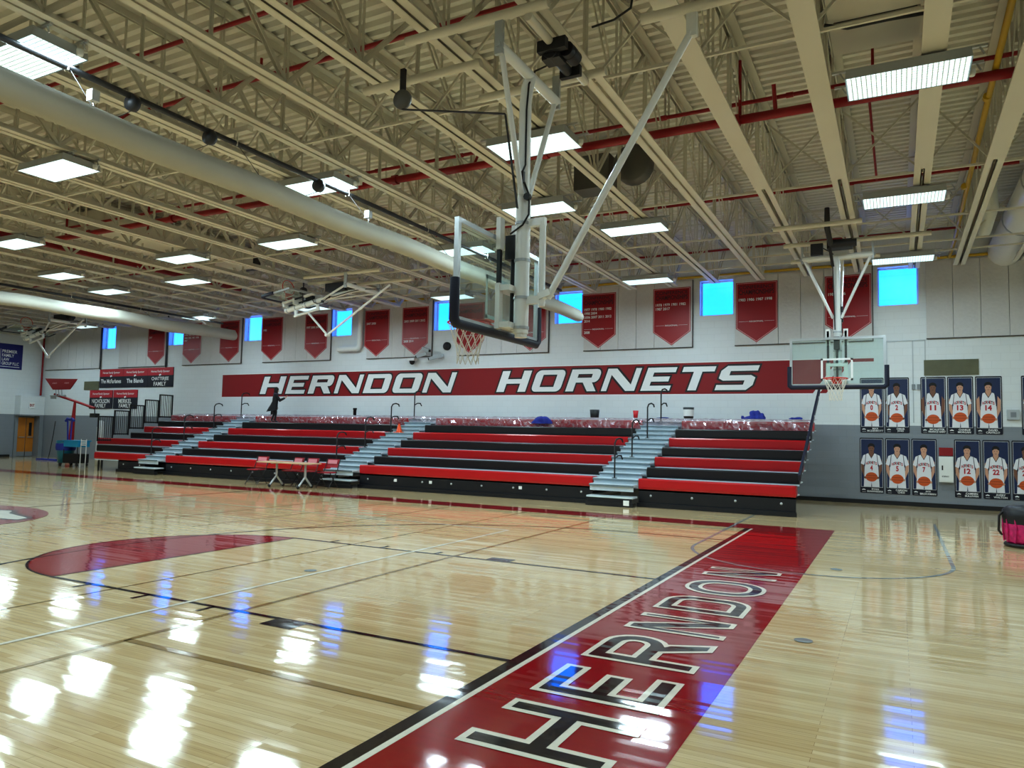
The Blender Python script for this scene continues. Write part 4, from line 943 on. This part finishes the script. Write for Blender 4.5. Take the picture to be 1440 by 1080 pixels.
# ------------------------------------------------------------------ bleachers
Y1, RP, Z1, RR = 10.40, .66, .67, .248
YK = lambda k: Y1+RP*(k-1)
ZK = lambda k: Z1+RR*(k-1)
def bleachers():
    secs = [(-2.97, .57, 'rightmost bleacher section by the posters'), (-11.45, -4.15, 'long middle bleacher section under the mural word gap'),
            (-20.0, -12.6, 'bleacher section behind the table with folding chairs'), (-25.6, -21.1, 'leftmost bleacher section with the stepped railing')]
    for i, (x0, x1, w) in enumerate(secs):
        o = ((x0+x1)/2, Y1, 0)
        t = thing('bleacher_section', 'red and black ' + w, 'bleachers', o, group='telescoping bleacher sections')
        for k in range(1, 8):
            red = k % 2 == 1; a = x0
            if i == 3: a = (-24.0, -24.9, -25.9, -24.8, -24.9, -24.95, -25.0)[k-1]
            y, z = YK(k), ZK(k)
            n = max(1, round((x1-a)/.47)); mb = MB()
            # moulded seat row: bullnose face and top, joints every seat
            prof = [(y+.02, z-.25), (y, z-.20), (y, z-.03), (y+.025, z), (y+.31, z-.01), (y+.33, z-.20)]
            vs = [(x, p[0], p[1]) for x in (a, x1) for p in prof]; m = len(prof)
            mb.add(vs, [(j, j+1, j+1+m, j+m)[::-1] for j in range(m-1)] + [tuple(range(m)), tuple(range(m, 2*m))[::-1]])
            mb.build('red_bench_row' if red else 'black_bench_row', 'bench_red' if red else 'bench_black', t, o)
            mb = MB(); mb.box(a, x1, y+.33, y+RP+.05, z-.24, z-.215); mb.box(a, x1, y+.02, y+.05, z-.29, z-.2502); mb.build('foot_deck', 'step', t, o)
        # dark front skirt with bolts and labels
        mb = MB(); a = x0 if i < 3 else -22.6
        b = x1
        mb.box(a, b, Y1+.02, Y1+.06, .06, .42, 0); mb.box(a-.02, b+.02, Y1-.05, Y1+.02, 0, .10, 0)
        nb = int((b-a)/1.0)
        for q in range(nb+1):
            x = a+.3+q*(b-a-.6)/max(1, nb); mb.lathe([(0, Y1+.008), (.03, Y1+.01), (.03, Y1+.02)], (x, 0, .27), 10, m=1, axis='y')
        if i == 1:
            for x in (-10.2, -9.0, -6.2): mb.box(x, x+.09, Y1+.006, Y1+.02, .24, .32, 2)
        mb.build('front_skirt', ['skirt', 'ltgrey', 'print_white'], t, o)
        # stepped end frames under the rows
        mb = MB()
        for x in (x0+.06, x1-.9) if i < 3 else (x1-.06,):
            for k in range(1, 8): mb.box(x-.02, x+.02, YK(k)+.04, YK(k)+.10, .06, ZK(k)-.25); mb.box(x-.02, x+.02, YK(k)+.04, YK(k)+RP, ZK(k)-.30, ZK(k)-.25)
            mb.box(x-.03, x+.03, Y1+.04, 15.0, .04, .14)
        if i == 3:
            for x, y in ((-24.0, 10.55), (-25.8, 11.85), (-24.8, 11.2)): mb.box(x, x+.05, y, y+.05, 0, ZK(1)-.2 if y < 11 else ZK(2)-.2)
            mb.box(-22.6, -21.2, 11.0, 15.0, .06, .5)
        mb.build('end_frame', 'dark', t, o)
    # rear closure behind the top row
    # stairs
    rails = [((-4.15, -2.97), 'by the rightmost section', (-3.62,)), ((-12.6, -11.45), 'holding the orange cone, in the middle', (-12.45,)), ((-21.1, -20.0), 'under the left end of the mural', (-20.95,))]
    for i, ((x0, x1), w, rx) in enumerate(rails):
        o = ((x0+x1)/2, Y1, 0)
        t = thing('bleacher_stairs', 'grey blue stepped bleacher aisle ' + w, 'stairs', o, group='aisles between the bleacher sections')
        x0 += .01; x1 -= .01
        for k in range(1, 8):
            y, z = YK(k), ZK(k)-.03
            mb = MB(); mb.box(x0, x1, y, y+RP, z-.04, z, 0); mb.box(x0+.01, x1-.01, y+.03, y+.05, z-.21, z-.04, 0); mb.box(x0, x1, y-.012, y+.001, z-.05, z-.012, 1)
            mb.build('step', ['step', 'riser'], t, o)
            mb = MB(); zz = z-RR/2; yy = y-.30
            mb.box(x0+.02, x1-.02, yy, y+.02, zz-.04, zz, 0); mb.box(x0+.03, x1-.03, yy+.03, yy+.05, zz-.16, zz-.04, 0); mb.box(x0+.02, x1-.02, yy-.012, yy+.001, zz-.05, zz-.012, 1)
            mb.build('half_step', ['step', 'riser'], t, o)
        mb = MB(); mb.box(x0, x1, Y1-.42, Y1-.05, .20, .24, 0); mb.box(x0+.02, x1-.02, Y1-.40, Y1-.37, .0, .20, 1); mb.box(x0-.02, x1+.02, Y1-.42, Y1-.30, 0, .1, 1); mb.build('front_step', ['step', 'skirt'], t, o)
        if i == 0:
            mb = MB(); mb.box(x1-.22, x1-.08, Y1-.436, Y1-.42, .04, .16); mb.build('white_tag', 'print_white', t, o)
        for k in (1, 3, 5, 7):
            y, z = YK(k)+.12, ZK(k)-.03; x = rx[0]
            mb = MB(); mb.path([(x, y, z), (x, y, z+.86), (x+.02, y+.05, z+.95), (x+.06, y+.16, z+.98), (x+.09, y+.27, z+.95), (x+.10, y+.30, z+.88)], .020, 8)
            mb.path([(x, y, z+.48), (x+.04, y+.12, z+.55), (x+.08, y+.24, z+.55), (x+.10, y+.29, z+.46)], .018, 8); mb.box(x-.05, x+.05, y-.05, y+.05, z, z+.015)
            mb.build('handrail', 'black', t, o)
    # stepped guard rails at both bleacher ends
    for x, ks, w in ((-25.05, (3, 4, 5, 6, 7), 'at the left end of the bleachers'), (.66, (), 'leaning at the right end of the bleachers')):
        t = thing('guard_railing', ('black stepped guard railing of upright bars ' if ks else 'slim dark railing folded into one slanted bar ') + w, 'railing', (x, 12.5, 1.0)); o = (x, 12.5, 1.0)
        for k in ks:
            y0 = YK(k)-.55 if x < 0 else YK(k); z0 = ZK(k)-.12; zt = ZK(k)+.84
            if x > 0: y0 -= .1
            mb = MB(); sw = .05 if x < 0 else .03
            mb.bar((x, y0, z0), (x, y0, zt), sw, sw); mb.bar((x, y0+RP-.06, z0), (x, y0+RP-.06, zt), sw, sw); mb.bar((x, y0-sw/2, zt), (x, y0+RP-.06+sw/2, zt), sw, sw); mb.bar((x, y0, z0+.04), (x, y0+RP-.06, z0+.04), sw, sw)
            for q in range(1, 7): yy = y0+(RP-.06)*q/7; mb.bar((x, yy, z0), (x, yy, zt), .018, .018)
            mb.build('rail_panel', 'black', t, o)
        if not ks:
            mb = MB(); mb.bar((x, 10.25, .86), (x, 15.0, 3.05), .05, .13, up=(0, -.42, .9)); mb.build('folded_frame', 'pad', t, o)
            for q in (.15, .4, .65, .9):
                mb = MB(); p = Vector((x, 10.25+4.75*q, .86+2.19*q)); mb.box(p.x-.035, p.x+.035, p.y-.05, p.y+.05, p.z-.03, p.z+.03); mb.build('clip', 'ltgrey', t, o)
    # plastic sheeting over the top row, red seats show through
    rnd = random.Random(11)
    for i, (x0, x1, w) in enumerate([(-4.2, .56, 'at the right end'), (-12.6, -4.2, 'in the middle below the mural words'), (-19.9, -12.65, 'where the person walks'), (-25.0, -19.95, 'at the left by the railing')]):
        mb = MB(); nx = int((x1-x0)/.07); prof = [(YK(7)-.03, 1.90), (YK(7)-.035, 2.0), (YK(7)-.03, 2.10), (YK(7)-.005, 2.185), (YK(7)+.2, 2.20), (YK(7)+.45, 2.19), (YK(7)+.62, 2.22), (D-.25, 2.24)]
        vs = []
        for a in range(nx+1):
            x = x0+(x1-x0)*a/nx; ph = math.sin(x*2.1)+.6*math.sin(x*5.3+1)
            for j, (y, z) in enumerate(prof):
                amp = .018 if j < 3 else .010
                vs.append((x+.03*math.sin(j*1.7+x*3), y-abs(rnd.gauss(0, amp))-(.02*ph if j < 2 else 0), max(z, 1.9)+(rnd.gauss(0, .006)+.012*ph*(j < 1) if j < 3 else abs(rnd.gauss(0, .012)))))
        m = len(prof)
        mb.add(vs, [(a*m+j, a*m+j+1, (a+1)*m+j+1, (a+1)*m+j)[::-1] for a in range(nx) for j in range(m-1)], 0, False)
        tag(mb.build('plastic_sheet', 'plastic', None, ((x0+x1)/2, YK(7), 2.18)), 'wrinkled clear plastic sheet over the top bleacher row ' + w, 'plastic sheet', 'plastic sheets over the top bleacher row')

def bleacher_items():
    zt = 2.235; y = 14.62
    def bucket(x, y, r, h, m, lab, name, cat, band=None):
        t = thing(name, lab, cat, (x, y, zt))
        mb = MB(); mb.lathe([(0, 0), (r*.85, 0), (r, h), (r*.92, h), (r*.8, .03), (0, .03)], (0, 0, 0), 16); mb.build('body', m, t)
        if band: mb = MB(); mb.lathe([(r*.90, h*.2), (r*1.0, h*.8)], (0, 0, 0), 16); mb.build('wrapper', band, t)
        mb = MB(); mb.path([(r*math.cos(a), -.02, h*.9+.0*a-abs(math.sin(a))*.06) for a in [PI*q/8 for q in range(9)]], .006, 5); mb.build('handle', 'ltgrey', t)
    bucket(-5.76, y, .15, .24, 'ink_grey', 'dark grey bucket on the plastic covered top row in the middle', 'bucket', 'bucket')
    bucket(-2.84, y, .16, .32, 'ink_grey', 'dark paint can with a pale label on the top row at the right', 'paint_can', 'paint can', 'print_white')
    mb = MB(); mb.lathe([(0, 0), (.06, 0), (.085, .22), (.08, .22), (.055, .02), (0, .02)], (-4.44, y, zt), 14); tag(mb.build('paper_cup', 'cup', None, (-4.44, y, zt)), 'red cup on the plastic covered top row near the right aisle', 'cup')
    mb = MB(); mb.lathe([(0, 0), (.06, 0), (.06, .2), (.075, .21), (.075, .27), (0, .27)], (-15.22, y, zt), 14); tag(mb.build('travel_mug', 'black', None, (-15.22, y, zt)), 'black tumbler on the top row below the letter O of the first mural word', 'cup')
    mb = MB(); mb.lathe([(0, .0), (.05, .0), (.05, .16), (.02, .2), (.02, .26), (0, .26)], (-19.35, y-.05, zt), 12); tag(mb.build('spray_bottle', 'black', None, (-19.35, y-.05, zt)), 'small black bottle standing behind the walking person', 'bottle')
    def heap(x, yy, z, sx, sy, sz, m, lab, name, cat, seed):
        bm = bmesh.new(); bmesh.ops.create_icosphere(bm, subdivisions=4, radius=1); r = random.Random(seed)
        ph = [(Vector((r.gauss(0, 1), r.gauss(0, 1), r.gauss(0, 1)))*4, r.uniform(0, 6)) for _ in range(9)]
        for v in bm.verts:
            d = 1+sum(.07*math.sin(v.co.dot(k)+p) for k, p in ph); c = v.co*d
            v.co = Vector((c.x*sx, c.y*sy, max(0, c.z)*sz))
        me = bpy.data.meshes.new(name); bm.to_mesh(me); bm.free(); me.materials.append(MT[m])
        ob = bpy.data.objects.new(name, me); COL.objects.link(ob); ob.location = (x, yy, z); tag(ob, lab, cat)
    heap(-7.42, 14.28, 2.02, .30, .16, .22, 'blue', 'crumpled blue net heap hanging over the top row below the mural word gap', 'blue_net_heap', 'net', 1)
    heap(-.93, 14.62, zt, .24, .16, .20, 'blue', 'crumpled blue cloth bundle on the top row at the right', 'blue_cloth', 'cloth', 2)
    heap(.1, 14.62, zt, .16, .12, .05, 'blue', 'flat blue cloth at the right end of the top row', 'blue_cloth', 'cloth', 3)
    heap(-3.6, 14.62, zt, .18, .1, .03, 'blue', 'flat blue cloth left of the paint can', 'blue_cloth', 'cloth', 4)
    heap(-1.3, 14.6, zt, .05, .05, .08, 'blue', 'tiny blue rag left of the crumpled blue bundle', 'blue_rag', 'cloth', 5)
    # cone on the middle aisle
    t = thing('traffic_cone', 'small orange traffic cone standing on the middle bleacher aisle', 'cone', (-12.25, 13.35, ZK(5)-.03))
    mb = MB(); mb.lathe([(.11, .02), (.10, .03), (.028, .30), (.0, .30)], (0, 0, 0), 14); mb.build('cone_body', 'cone', t)
    mb = MB(); mb.box(-.13, .13, -.13, .13, 0, .025); mb.build('base', 'cone', t)

def person():
    # figure walking to the right on the row below the top, holding a brush up to the wall
    o = (-18.64, 14.0, ZK(6)+.002)
    t = thing('person', 'person in a long black coat walking along the upper bleachers with one hand raised', 'person', o, math.radians(52)); t.scale = (.86, .86, .86)
    P = {}
    V = []; E = []; Rd = []
    def v(p, r, frm=None):
        V.append(p); Rd.append(r)
        if frm is not None: E.append((frm, len(V)-1))
        return len(V)-1
    # local axes: +x = walking direction
    pel = v((0, 0, .80), .105)
    sp = v((.02, 0, .98), .10, pel); ch = v((.03, 0, 1.14), .115, sp); nk = v((.055, 0, 1.285), .045, ch)
    hd0 = v((.075, 0, 1.35), .062, nk); hd1 = v((.085, 0, 1.42), .078, hd0); hd2 = v((.08, 0, 1.485), .06, hd1)
    for s, kn, an, toe in ((-1, (.07, -.075, .44), (.03, -.08, .07), (.16, -.085, .035)), (1, (.02, .075, .43), (-.10, .08, .09), (.03, .08, .035))):
        hp = v((.0, s*.08, .76), .085, pel); k = v(kn, .055, hp); a = v(an, .038, k); v(toe, .034, a)
    def arm(s, el, wr, fdir, curl):
        sh = v((.03, s*.155, 1.20), .05, ch); e = v(el, .038, sh); w = v(wr, .026, e)
        d = Vector(fdir).normalized(); side = Vector((0, 0, 1)).cross(d) if abs(d.z) < .9 else Vector((0, 1, 0)); side.normalize(); nrm = d.cross(side)
        pm = Vector(wr)+d*.05; pmi = v(tuple(pm), .026, w)
        for q, L in zip((-1.5, -.5, .5, 1.5), (.055, .066, .062, .05)):
            b = pm+side*q*.016+d*.018; b1 = b+d*L*.5+nrm*curl*.2*L; b2 = b1+d*L*.4+nrm*curl*.7*L
            i0 = v(tuple(b), .009, pmi); i1 = v(tuple(b1), .0085, i0); v(tuple(b2), .0075, i1)
        th = Vector(wr)+d*.02-side*.028; i0 = v(tuple(th), .011, pmi); v(tuple(th+d*.04-side*.02), .009, i0)
    arm(-1, (.20, -.21, .99), (.43, -.17, 1.12), (.8, 0, .6), 1.)
    arm(1, (.02, .20, .96), (.12, .20, .75), (.3, 0, -1), 1.)
    me = bpy.data.meshes.new('sk'); me.from_pydata(V, E, [])
    ob = bpy.data.objects.new('sk', me); COL.objects.link(ob)
    md = ob.modifiers.new('s', 'SKIN'); md.use_smooth_shade = True
    sd = me.skin_vertices[0].data
    for i, r in enumerate(Rd): sd[i].radius = (r, r)
    sd[0].use_root = True
    ss = ob.modifiers.new('u', 'SUBSURF'); ss.levels = 2; ss.render_levels = 2
    dg = bpy.context.evaluated_depsgraph_get(); dg.update()
    m2 = bpy.data.meshes.new_from_object(ob.evaluated_get(dg)); bpy.data.objects.remove(ob)
    m2.name = 'body'
    for m in ('skin_a', 'coat', 'ink_grey'): m2.materials.append(MT[m])
    for p in m2.polygons:
        c = p.center; p.use_smooth = True
        hand = (Vector(c)-Vector((.47, -.17, 1.16))).length < .105 or (c.y > .15 and c.z < .74)
        p.material_index = 0 if (c.z > 1.27 or hand) else (2 if c.z < .10 else 1)
    body = bpy.data.objects.new('body', m2); COL.objects.link(body); body.parent = t
    # nose, eyes, mouth line and ear
    mb = MB(); mb.lathe([(0, .03), (.012, .02), (.016, 0)], (.158, 0, 1.405), 8, axis='x'); mb.build('nose', 'skin_a', t)
    for s in (-1, 1):
        mb = MB(); mb.lathe([(0, .008), (.009, .004), (.011, 0)], (.148, s*.03, 1.44), 8, axis='x'); mb.build('eye', 'hair', t)
        mb = MB(); mb.lathe([(0, -.012), (.02, -.006), (.024, 0), (.02, .006), (0, .012)], (.07, s*.078, 1.42), 10, axis='y'); mb.build('ear', 'skin_a', t)
    mb = MB(); mb.bar((.150, -.022, 1.365), (.150, .022, 1.365), .008, .008); mb.build('mouth', 'sponsor_red', t)
    # hair, scarf, coat
    mb = MB(); vs = []; n = 16
    prof = [(.03, 1.575), (.075, 1.55), (.100, 1.49), (.104, 1.42), (.095, 1.33), (.06, 1.27)]
    for r, z in prof:
        for j in range(n):
            a = 2*PI*j/n; fr = max(0, math.cos(a)); k = 1-.42*fr*(z < 1.49)
            vs.append((.065+r*math.cos(a)*k*1.05-.012, r*math.sin(a)*.95, z))
    mb.add(vs, [(i*n+j, i*n+(j+1) % n, (i+1)*n+(j+1) % n, (i+1)*n+j)[::-1] for i in range(len(prof)-1) for j in range(n)] + [tuple(range(n))], 0, True); mb.build('hair', 'hair', t)
    mb = MB(); mb.path([(.04+.085*math.cos(a), .085*math.sin(a), 1.275+.015*math.sin(2*a)) for a in [2*PI*i/14 for i in range(14)]], .038, 8, closed=True); mb.build('scarf', 'fur', t)
    mb = MB(); vs = []; n = 22
    prof = [(1.265, .085, .14, .03), (1.20, .115, .185, .03), (1.08, .13, .185, .03), (.95, .125, .165, .02), (.80, .15, .185, -.02), (.66, .19, .20, -.06), (.52, .23, .21, -.11)]
    for i, (z, rx, ry, dx) in enumerate(prof):
        for j in range(n):
            a = 2*PI*j/n; w = 1+.10*math.sin(5*a+1)*(i/6)
            vs.append((dx+rx*math.cos(a)*w, ry*math.sin(a)*w, z+(.05*math.cos(a) if i == 6 else 0)))
    mb.add(vs, [(i*n+j, (i+1)*n+j, (i+1)*n+(j+1) % n, i*n+(j+1) % n) for i in range(len(prof)-1) for j in range(n)], 0, True); mb.build('coat', 'coat', t)
    for s, e, w in ((-1, (.20, -.21, .99), (.40, -.172, 1.10)), (1, (.02, .20, .96), (.11, .20, .80))):
        mb = MB(); mb.path([(.03, s*.14, 1.20), e, w], [.075, .06, .045], 10); mb.build('sleeve', 'coat', t)
    return t

# ------------------------------------------------------------------ things on the floor
def floor_things():
    # flip-top table
    o = (-12.98, 9.1, 0)
    t = thing('folding_table', 'long tan topped table on grey wheeled legs before the bleachers', 'table', o)
    mb = MB(); mb.box(-.98, .98, -.28, .28, .69, .72); mb.build('table_top', 'tabletop', t)
    for x in (-.45, .65):
        mb = MB(); mb.path([(x, 0, .69), (x, 0, .30)], .035, 10); mb.path([(x, 0, .32), (x, -.25, .06)], .028, 8); mb.path([(x, 0, .32), (x, .25, .06)], .028, 8); mb.box(x-.03, x+.03, -.22, .22, .665, .69); lg = mb.build('leg', 'ltgrey', t)
        for y in (-.27, .27):
            mb = MB(); mb.lathe([(0, -.02), (.045, -.02), (.045, .02), (0, .02)], (x, y, .046), 12, axis='x'); mb.build('caster', 'black', lg)
    # folding chairs
    def chair(lab, loc, rz):
        t = thing('folding_chair', lab, 'chair', loc, rz, 'red folding chairs behind the table')
        mb = MB(); mb.box(-.20, .20, -.20, .20, .43, .46); mb.build('seat', 'chair_red', t)
        mb = MB(); vs = []
        for z, q in ((.58, .0), (.68, .012), (.78, .016), (.825, .012)):
            for x in (-.21, -.1, 0, .1, .21): vs.append((x*(1 if z < .8 else .92), .235+(z-.6)*.22+q*.5-.012*(1-abs(x)/.21), z))
        fs = [(i*5+j, i*5+j+1, i*5+j+6, i*5+j+5) for i in range(3) for j in range(4)]
        mb.add(vs, fs, 0, True); mb.add([(v[0], v[1]+.02, v[2]) for v in vs], [f[::-1] for f in fs], 0, True)
        pf = lambda u, v: (u, .23+(v-.6)*.22, v)
        mb.flat([rect(-.16, .69, .16, .80)], lambda u, v: (u, .205+(v-.6)*.22, v), 1)
        mb.build('backrest', ['chair_red', 'chair_pink'], t)
        for s in (-1, 1):
            mb = MB(); mb.path([(s*.22, .30, .825), (s*.22, .14, .45), (s*.22, -.22, .012)], .013, 8); mb.build('front_leg', 'black', t)
            mb = MB(); mb.path([(s*.20, -.15, .45), (s*.20, .24, .012)], .013, 8); mb.build('rear_leg', 'black', t)
        mb = MB(); mb.path([(-.22, -.17, .08), (.22, -.17, .08)], .010, 6); mb.path([(-.20, .19, .08), (.20, .19, .08)], .010, 6); mb.build('stretcher', 'black', t)
        return t
    c0 = chair('red folding chair, leftmost of the four behind the table', (-14.50, 9.35, 0), math.radians(6))
    for lab, x, y, rz in (('red folding chair, second from the left, right of the near table leg', -13.35, 9.62, -4), ('red folding chair, third from the left, behind the right table leg', -12.80, 9.66, 3), ('red folding chair, rightmost, beyond the right table end', -12.02, 9.66, 5)):
        dup(c0, (x, y, 0), (0, 0, math.radians(rz)), lab)
    # pink bag at the right edge
    o = (4.42, 8.0, 0)
    t = thing('duffel_bag', 'pink patterned drum shaped bag with black lid at the right edge of the floor', 'bag', o)
    mb = MB(); mb.lathe([(0, .05), (.27, .05), (.31, .10), (.33, .25), (.345, .40), (.34, .50), (.30, .56), (0, .56)], (0, 0, 0), 28)
    for q in range(14): a = 2*PI*q/14; mb.path([(.33*math.cos(a), .33*math.sin(a), .08), (.352*math.cos(a+.1), .352*math.sin(a+.1), .3), (.34*math.cos(a), .34*math.sin(a), .5)], .012, 5)
    mb.build('bag_body', 'pink', t)
    mb = MB(); mb.lathe([(.345, .38), (.36, .50), (.35, .60), (.25, .67), (0, .69)], (0, 0, 0), 28); mb.build('lid', 'black', t)
    mb = MB(); mb.path([(-.33, -.06, .58), (-.40, -.08, .5), (-.41, -.08, .25), (-.36, -.07, .18)], .018, 6); mb.build('strap', 'black', t)
    mb = MB(); mb.path([(.31*math.cos(a), .31*math.sin(a), .035) for a in [2*PI*i/24 for i in range(24)]], .032, 8, closed=True); mb.build('base_rim', 'black', t)
    mb = MB(); mb.path([(.05, .12, .67), (.1, .1, .76), (.25, .1, .80), (.36, .1, .74)], .05, 8); mb.build('top_handle', 'tabletop', t)
    # wet mop with blue head
    o = (-32.3, 13.55, 0)
    t = thing('dust_mop', 'wide blue dust mop standing by the left doorway', 'mop', o)
    mb = MB(); mb.box(-.75, .75, -.12, .12, 0, .06)
    for q in range(12): x = -.7+q*.127; mb.path([(x, -.14, .02), (x, .14, .02)], .025, 5)
    mb.build('mop_head', 'blue', t)
    mb = MB(); mb.path([(0, 0, .06), (.02, .05, .4), (.12, .1, 1.2), (.15, .14, 1.8)], .02, 6); mb.build('handle', 'dark', t)
    # cleaning cart
    o = (-26.6, 11.0, 0)
    t = thing('cleaning_cart', 'cyan and teal cleaning cart with blue tool handles left of the bleachers', 'cart', o)
    mb = MB(); mb.lathe([(0, .12), (.26, .12), (.34, .80), (.35, 1.02), (.31, 1.02), (.24, .16), (0, .16)], (-.75, .35, 0), 18); mb.build('barrel', 'teal', t)
    mb = MB(); mb.lathe([(.34, .62), (.37, .72), (.355, .9)], (-.75, .35, 0), 18); mb.build('tub_wrap', 'blue', t)
    mb = MB(); mb.box(-.50, .42, .1, .6, .78, 1.02); mb.box(-.54, .46, .06, .64, 1.0, 1.04); mb.build('tray', 'cyan', t)
    mb = MB(); mb.box(-.5, .4, .1, .6, .14, .50); mb.path([(-.5, .12, .5), (-.5, .12, .78)], .02, 6); mb.path([(.4, .12, .5), (.4, .12, .78)], .02, 6); mb.build('lower_bin', 'black', t)
    for x, y in ((-.75, .15), (-.75, .6), (.35, .15), (.35, .55)):
        mb = MB(); mb.lathe([(0, -.03), (.07, -.03), (.07, .03), (0, .03)], (x, y, .071), 12, axis='y'); mb.build('wheel', 'dark', t)
    mb = MB(); mb.path([(-.56, .3, .9), (-.66, .3, 1.85)], .03, 8); mb.path([(-.40, .3, .9), (-.36, .3, 1.85)], .03, 8); mb.path([(-.78, .3, 1.80), (-.66, .3, 1.90), (-.5, .3, 1.86), (-.36, .3, 1.90), (-.24, .3, 1.82)], .05, 8); mb.build('tool_handles', 'blue', t)
    mb = MB()
    for z in (.84, .92, 1.0): mb.box(.5, .78, .2, .24, z, z+.05)
    mb.path([(.48, .2, 1.1), (.48, .2, .0)], .016, 6); mb.path([(.82, .2, 1.1), (.82, .2, .0)], .016, 6); mb.build('white_rack', 'white', t)
    # rolled white banner stand behind the railing
    mb = MB(); mb.lathe([(0, 0), (.13, 0), (.14, .4), (.13, 1.2), (.12, 1.82), (.08, 1.86), (0, 1.86)], (-27.1, 12.6, 0), 14); mb.path([(-27.1, 12.46, .3), (-27.1, 12.46, 1.6)], .02, 6)
    tag(mb.build('rolled_mat', 'white', None, (-27.1, 12.6, 0)), 'tall rolled white mat standing left of the stepped railing', 'mat')

# ------------------------------------------------------------------ sky, camera
def sky_and_camera():
    w = bpy.data.worlds.new('sky'); sc.world = w; w.use_nodes = True
    nt = w.node_tree; bg = nt.nodes['Background']
    tc = N(nt, 'ShaderNodeTexCoord'); sx = N(nt, 'ShaderNodeSeparateXYZ'); nt.links.new(tc.outputs['Generated'], sx.inputs[0])
    rp = N(nt, 'ShaderNodeValToRGB'); e = rp.color_ramp.elements
    e[0].position = .0; e[0].color = (.06, .22, 1.0, 1); e[1].position = .5; e[1].color = (.0, .15, .98, 1)
    n = e.new(.16); n.color = (.01, .18, 1.0, 1)
    nt.links.new(sx.outputs['Z'], rp.inputs[0])
    nz = N(nt, 'ShaderNodeTexNoise', Scale=5., Detail=5.); nt.links.new(tc.outputs['Generated'], nz.inputs['Vector'])
    r2 = N(nt, 'ShaderNodeValToRGB'); r2.color_ramp.elements[0].position = .5; r2.color_ramp.elements[1].position = .78
    nt.links.new(nz.outputs['Fac'], r2.inputs[0])
    mx = N(nt, 'ShaderNodeMix', data_type='RGBA'); mx.inputs[7].default_value = (.05, .21, 1, 1)
    nt.links.new(r2.outputs[0], mx.inputs[0]); nt.links.new(rp.outputs[0], mx.inputs[6]); nt.links.new(mx.outputs[2], bg.inputs['Color'])
    bg.inputs['Strength'].default_value = 5.5
    cam = bpy.data.cameras.new('camera'); co = bpy.data.objects.new('camera', cam); COL.objects.link(co)
    f, pi, ya, ro = 1031.46, .0685, .4842, .0219
    cam.sensor_fit = 'HORIZONTAL'; cam.sensor_width = 36; cam.lens = f/1440*36; cam.clip_end = 200; cam.clip_start = .05
    fwd = Vector((-math.sin(ya)*math.cos(pi), math.cos(ya)*math.cos(pi), math.sin(pi)))
    rt = Vector((math.cos(ya), math.sin(ya), 0)); up = rt.cross(fwd)
    r2_ = rt*math.cos(ro)+up*math.sin(ro); u2 = -rt*math.sin(ro)+up*math.cos(ro)
    m = Matrix((r2_, u2, -fwd)).transposed().to_4x4(); m.translation = Vector((2.5443, -6.7166, 1.6598))
    co.matrix_world = m; sc.camera = co
    vs = sc.view_settings; vs.view_transform = 'Standard'; vs.look = 'None'; vs.exposure = .12; vs.gamma = .88
    sc.cycles.max_bounces = 8; sc.cycles.diffuse_bounces = 4; sc.cycles.glossy_bounces = 3; sc.cycles.transparent_max_bounces = 12
    sc.cycles.caustics_reflective = False; sc.cycles.caustics_refractive = False; sc.cycles.sample_clamp_indirect = 6.

build_materials()
MT['blue_sign'] = mat('deep blue vinyl', (22, 26, 104), .4)
MT['dark_mid'] = mat('worn grey metal', (98, 98, 96), .5, metal=.3)
MT['ink_grey'] = mat('charcoal plastic', (46, 50, 52), .5)
def plastic_mat():
    m, nt, p, out = nodes('clear wrinkled plastic')
    tr = N(nt, 'ShaderNodeBsdfTransparent'); tr.inputs['Color'].default_value = (.88, .80, .84, 1)
    df = N(nt, 'ShaderNodeBsdfDiffuse'); df.inputs['Color'].default_value = (.62, .50, .56, 1)
    gl = N(nt, 'ShaderNodeBsdfGlossy', Roughness=.18); gl.inputs['Color'].default_value = (.9, .85, .9, 1)
    a = N(nt, 'ShaderNodeMixShader'); a.inputs[0].default_value = .45; nt.links.new(df.outputs[0], a.inputs[1]); nt.links.new(gl.outputs[0], a.inputs[2])
    tc = N(nt, 'ShaderNodeTexCoord'); nz = N(nt, 'ShaderNodeTexNoise', Scale=5., Detail=3., Distortion=1.5); nt.links.new(tc.outputs['Object'], nz.inputs['Vector'])
    rp = N(nt, 'ShaderNodeValToRGB'); rp.color_ramp.elements[0].position = .40; rp.color_ramp.elements[0].color = (.14,)*3+(1,); rp.color_ramp.elements[1].position = .70; rp.color_ramp.elements[1].color = (.5,)*3+(1,)
    nt.links.new(nz.outputs['Fac'], rp.inputs[0])
    b = N(nt, 'ShaderNodeMixShader'); nt.links.new(rp.outputs[0], b.inputs[0]); nt.links.new(tr.outputs[0], b.inputs[1]); nt.links.new(a.outputs[0], b.inputs[2])
    nt.links.new(b.outputs[0], out.inputs['Surface']); return m
MT['plastic'] = plastic_mat()
import bmesh
fl, wf = room()
wall_things(wf)
joists(); pipes(); lights(); curtains(); hoops()
bleachers(); bleacher_items(); person(); floor_things()
sky_and_camera()
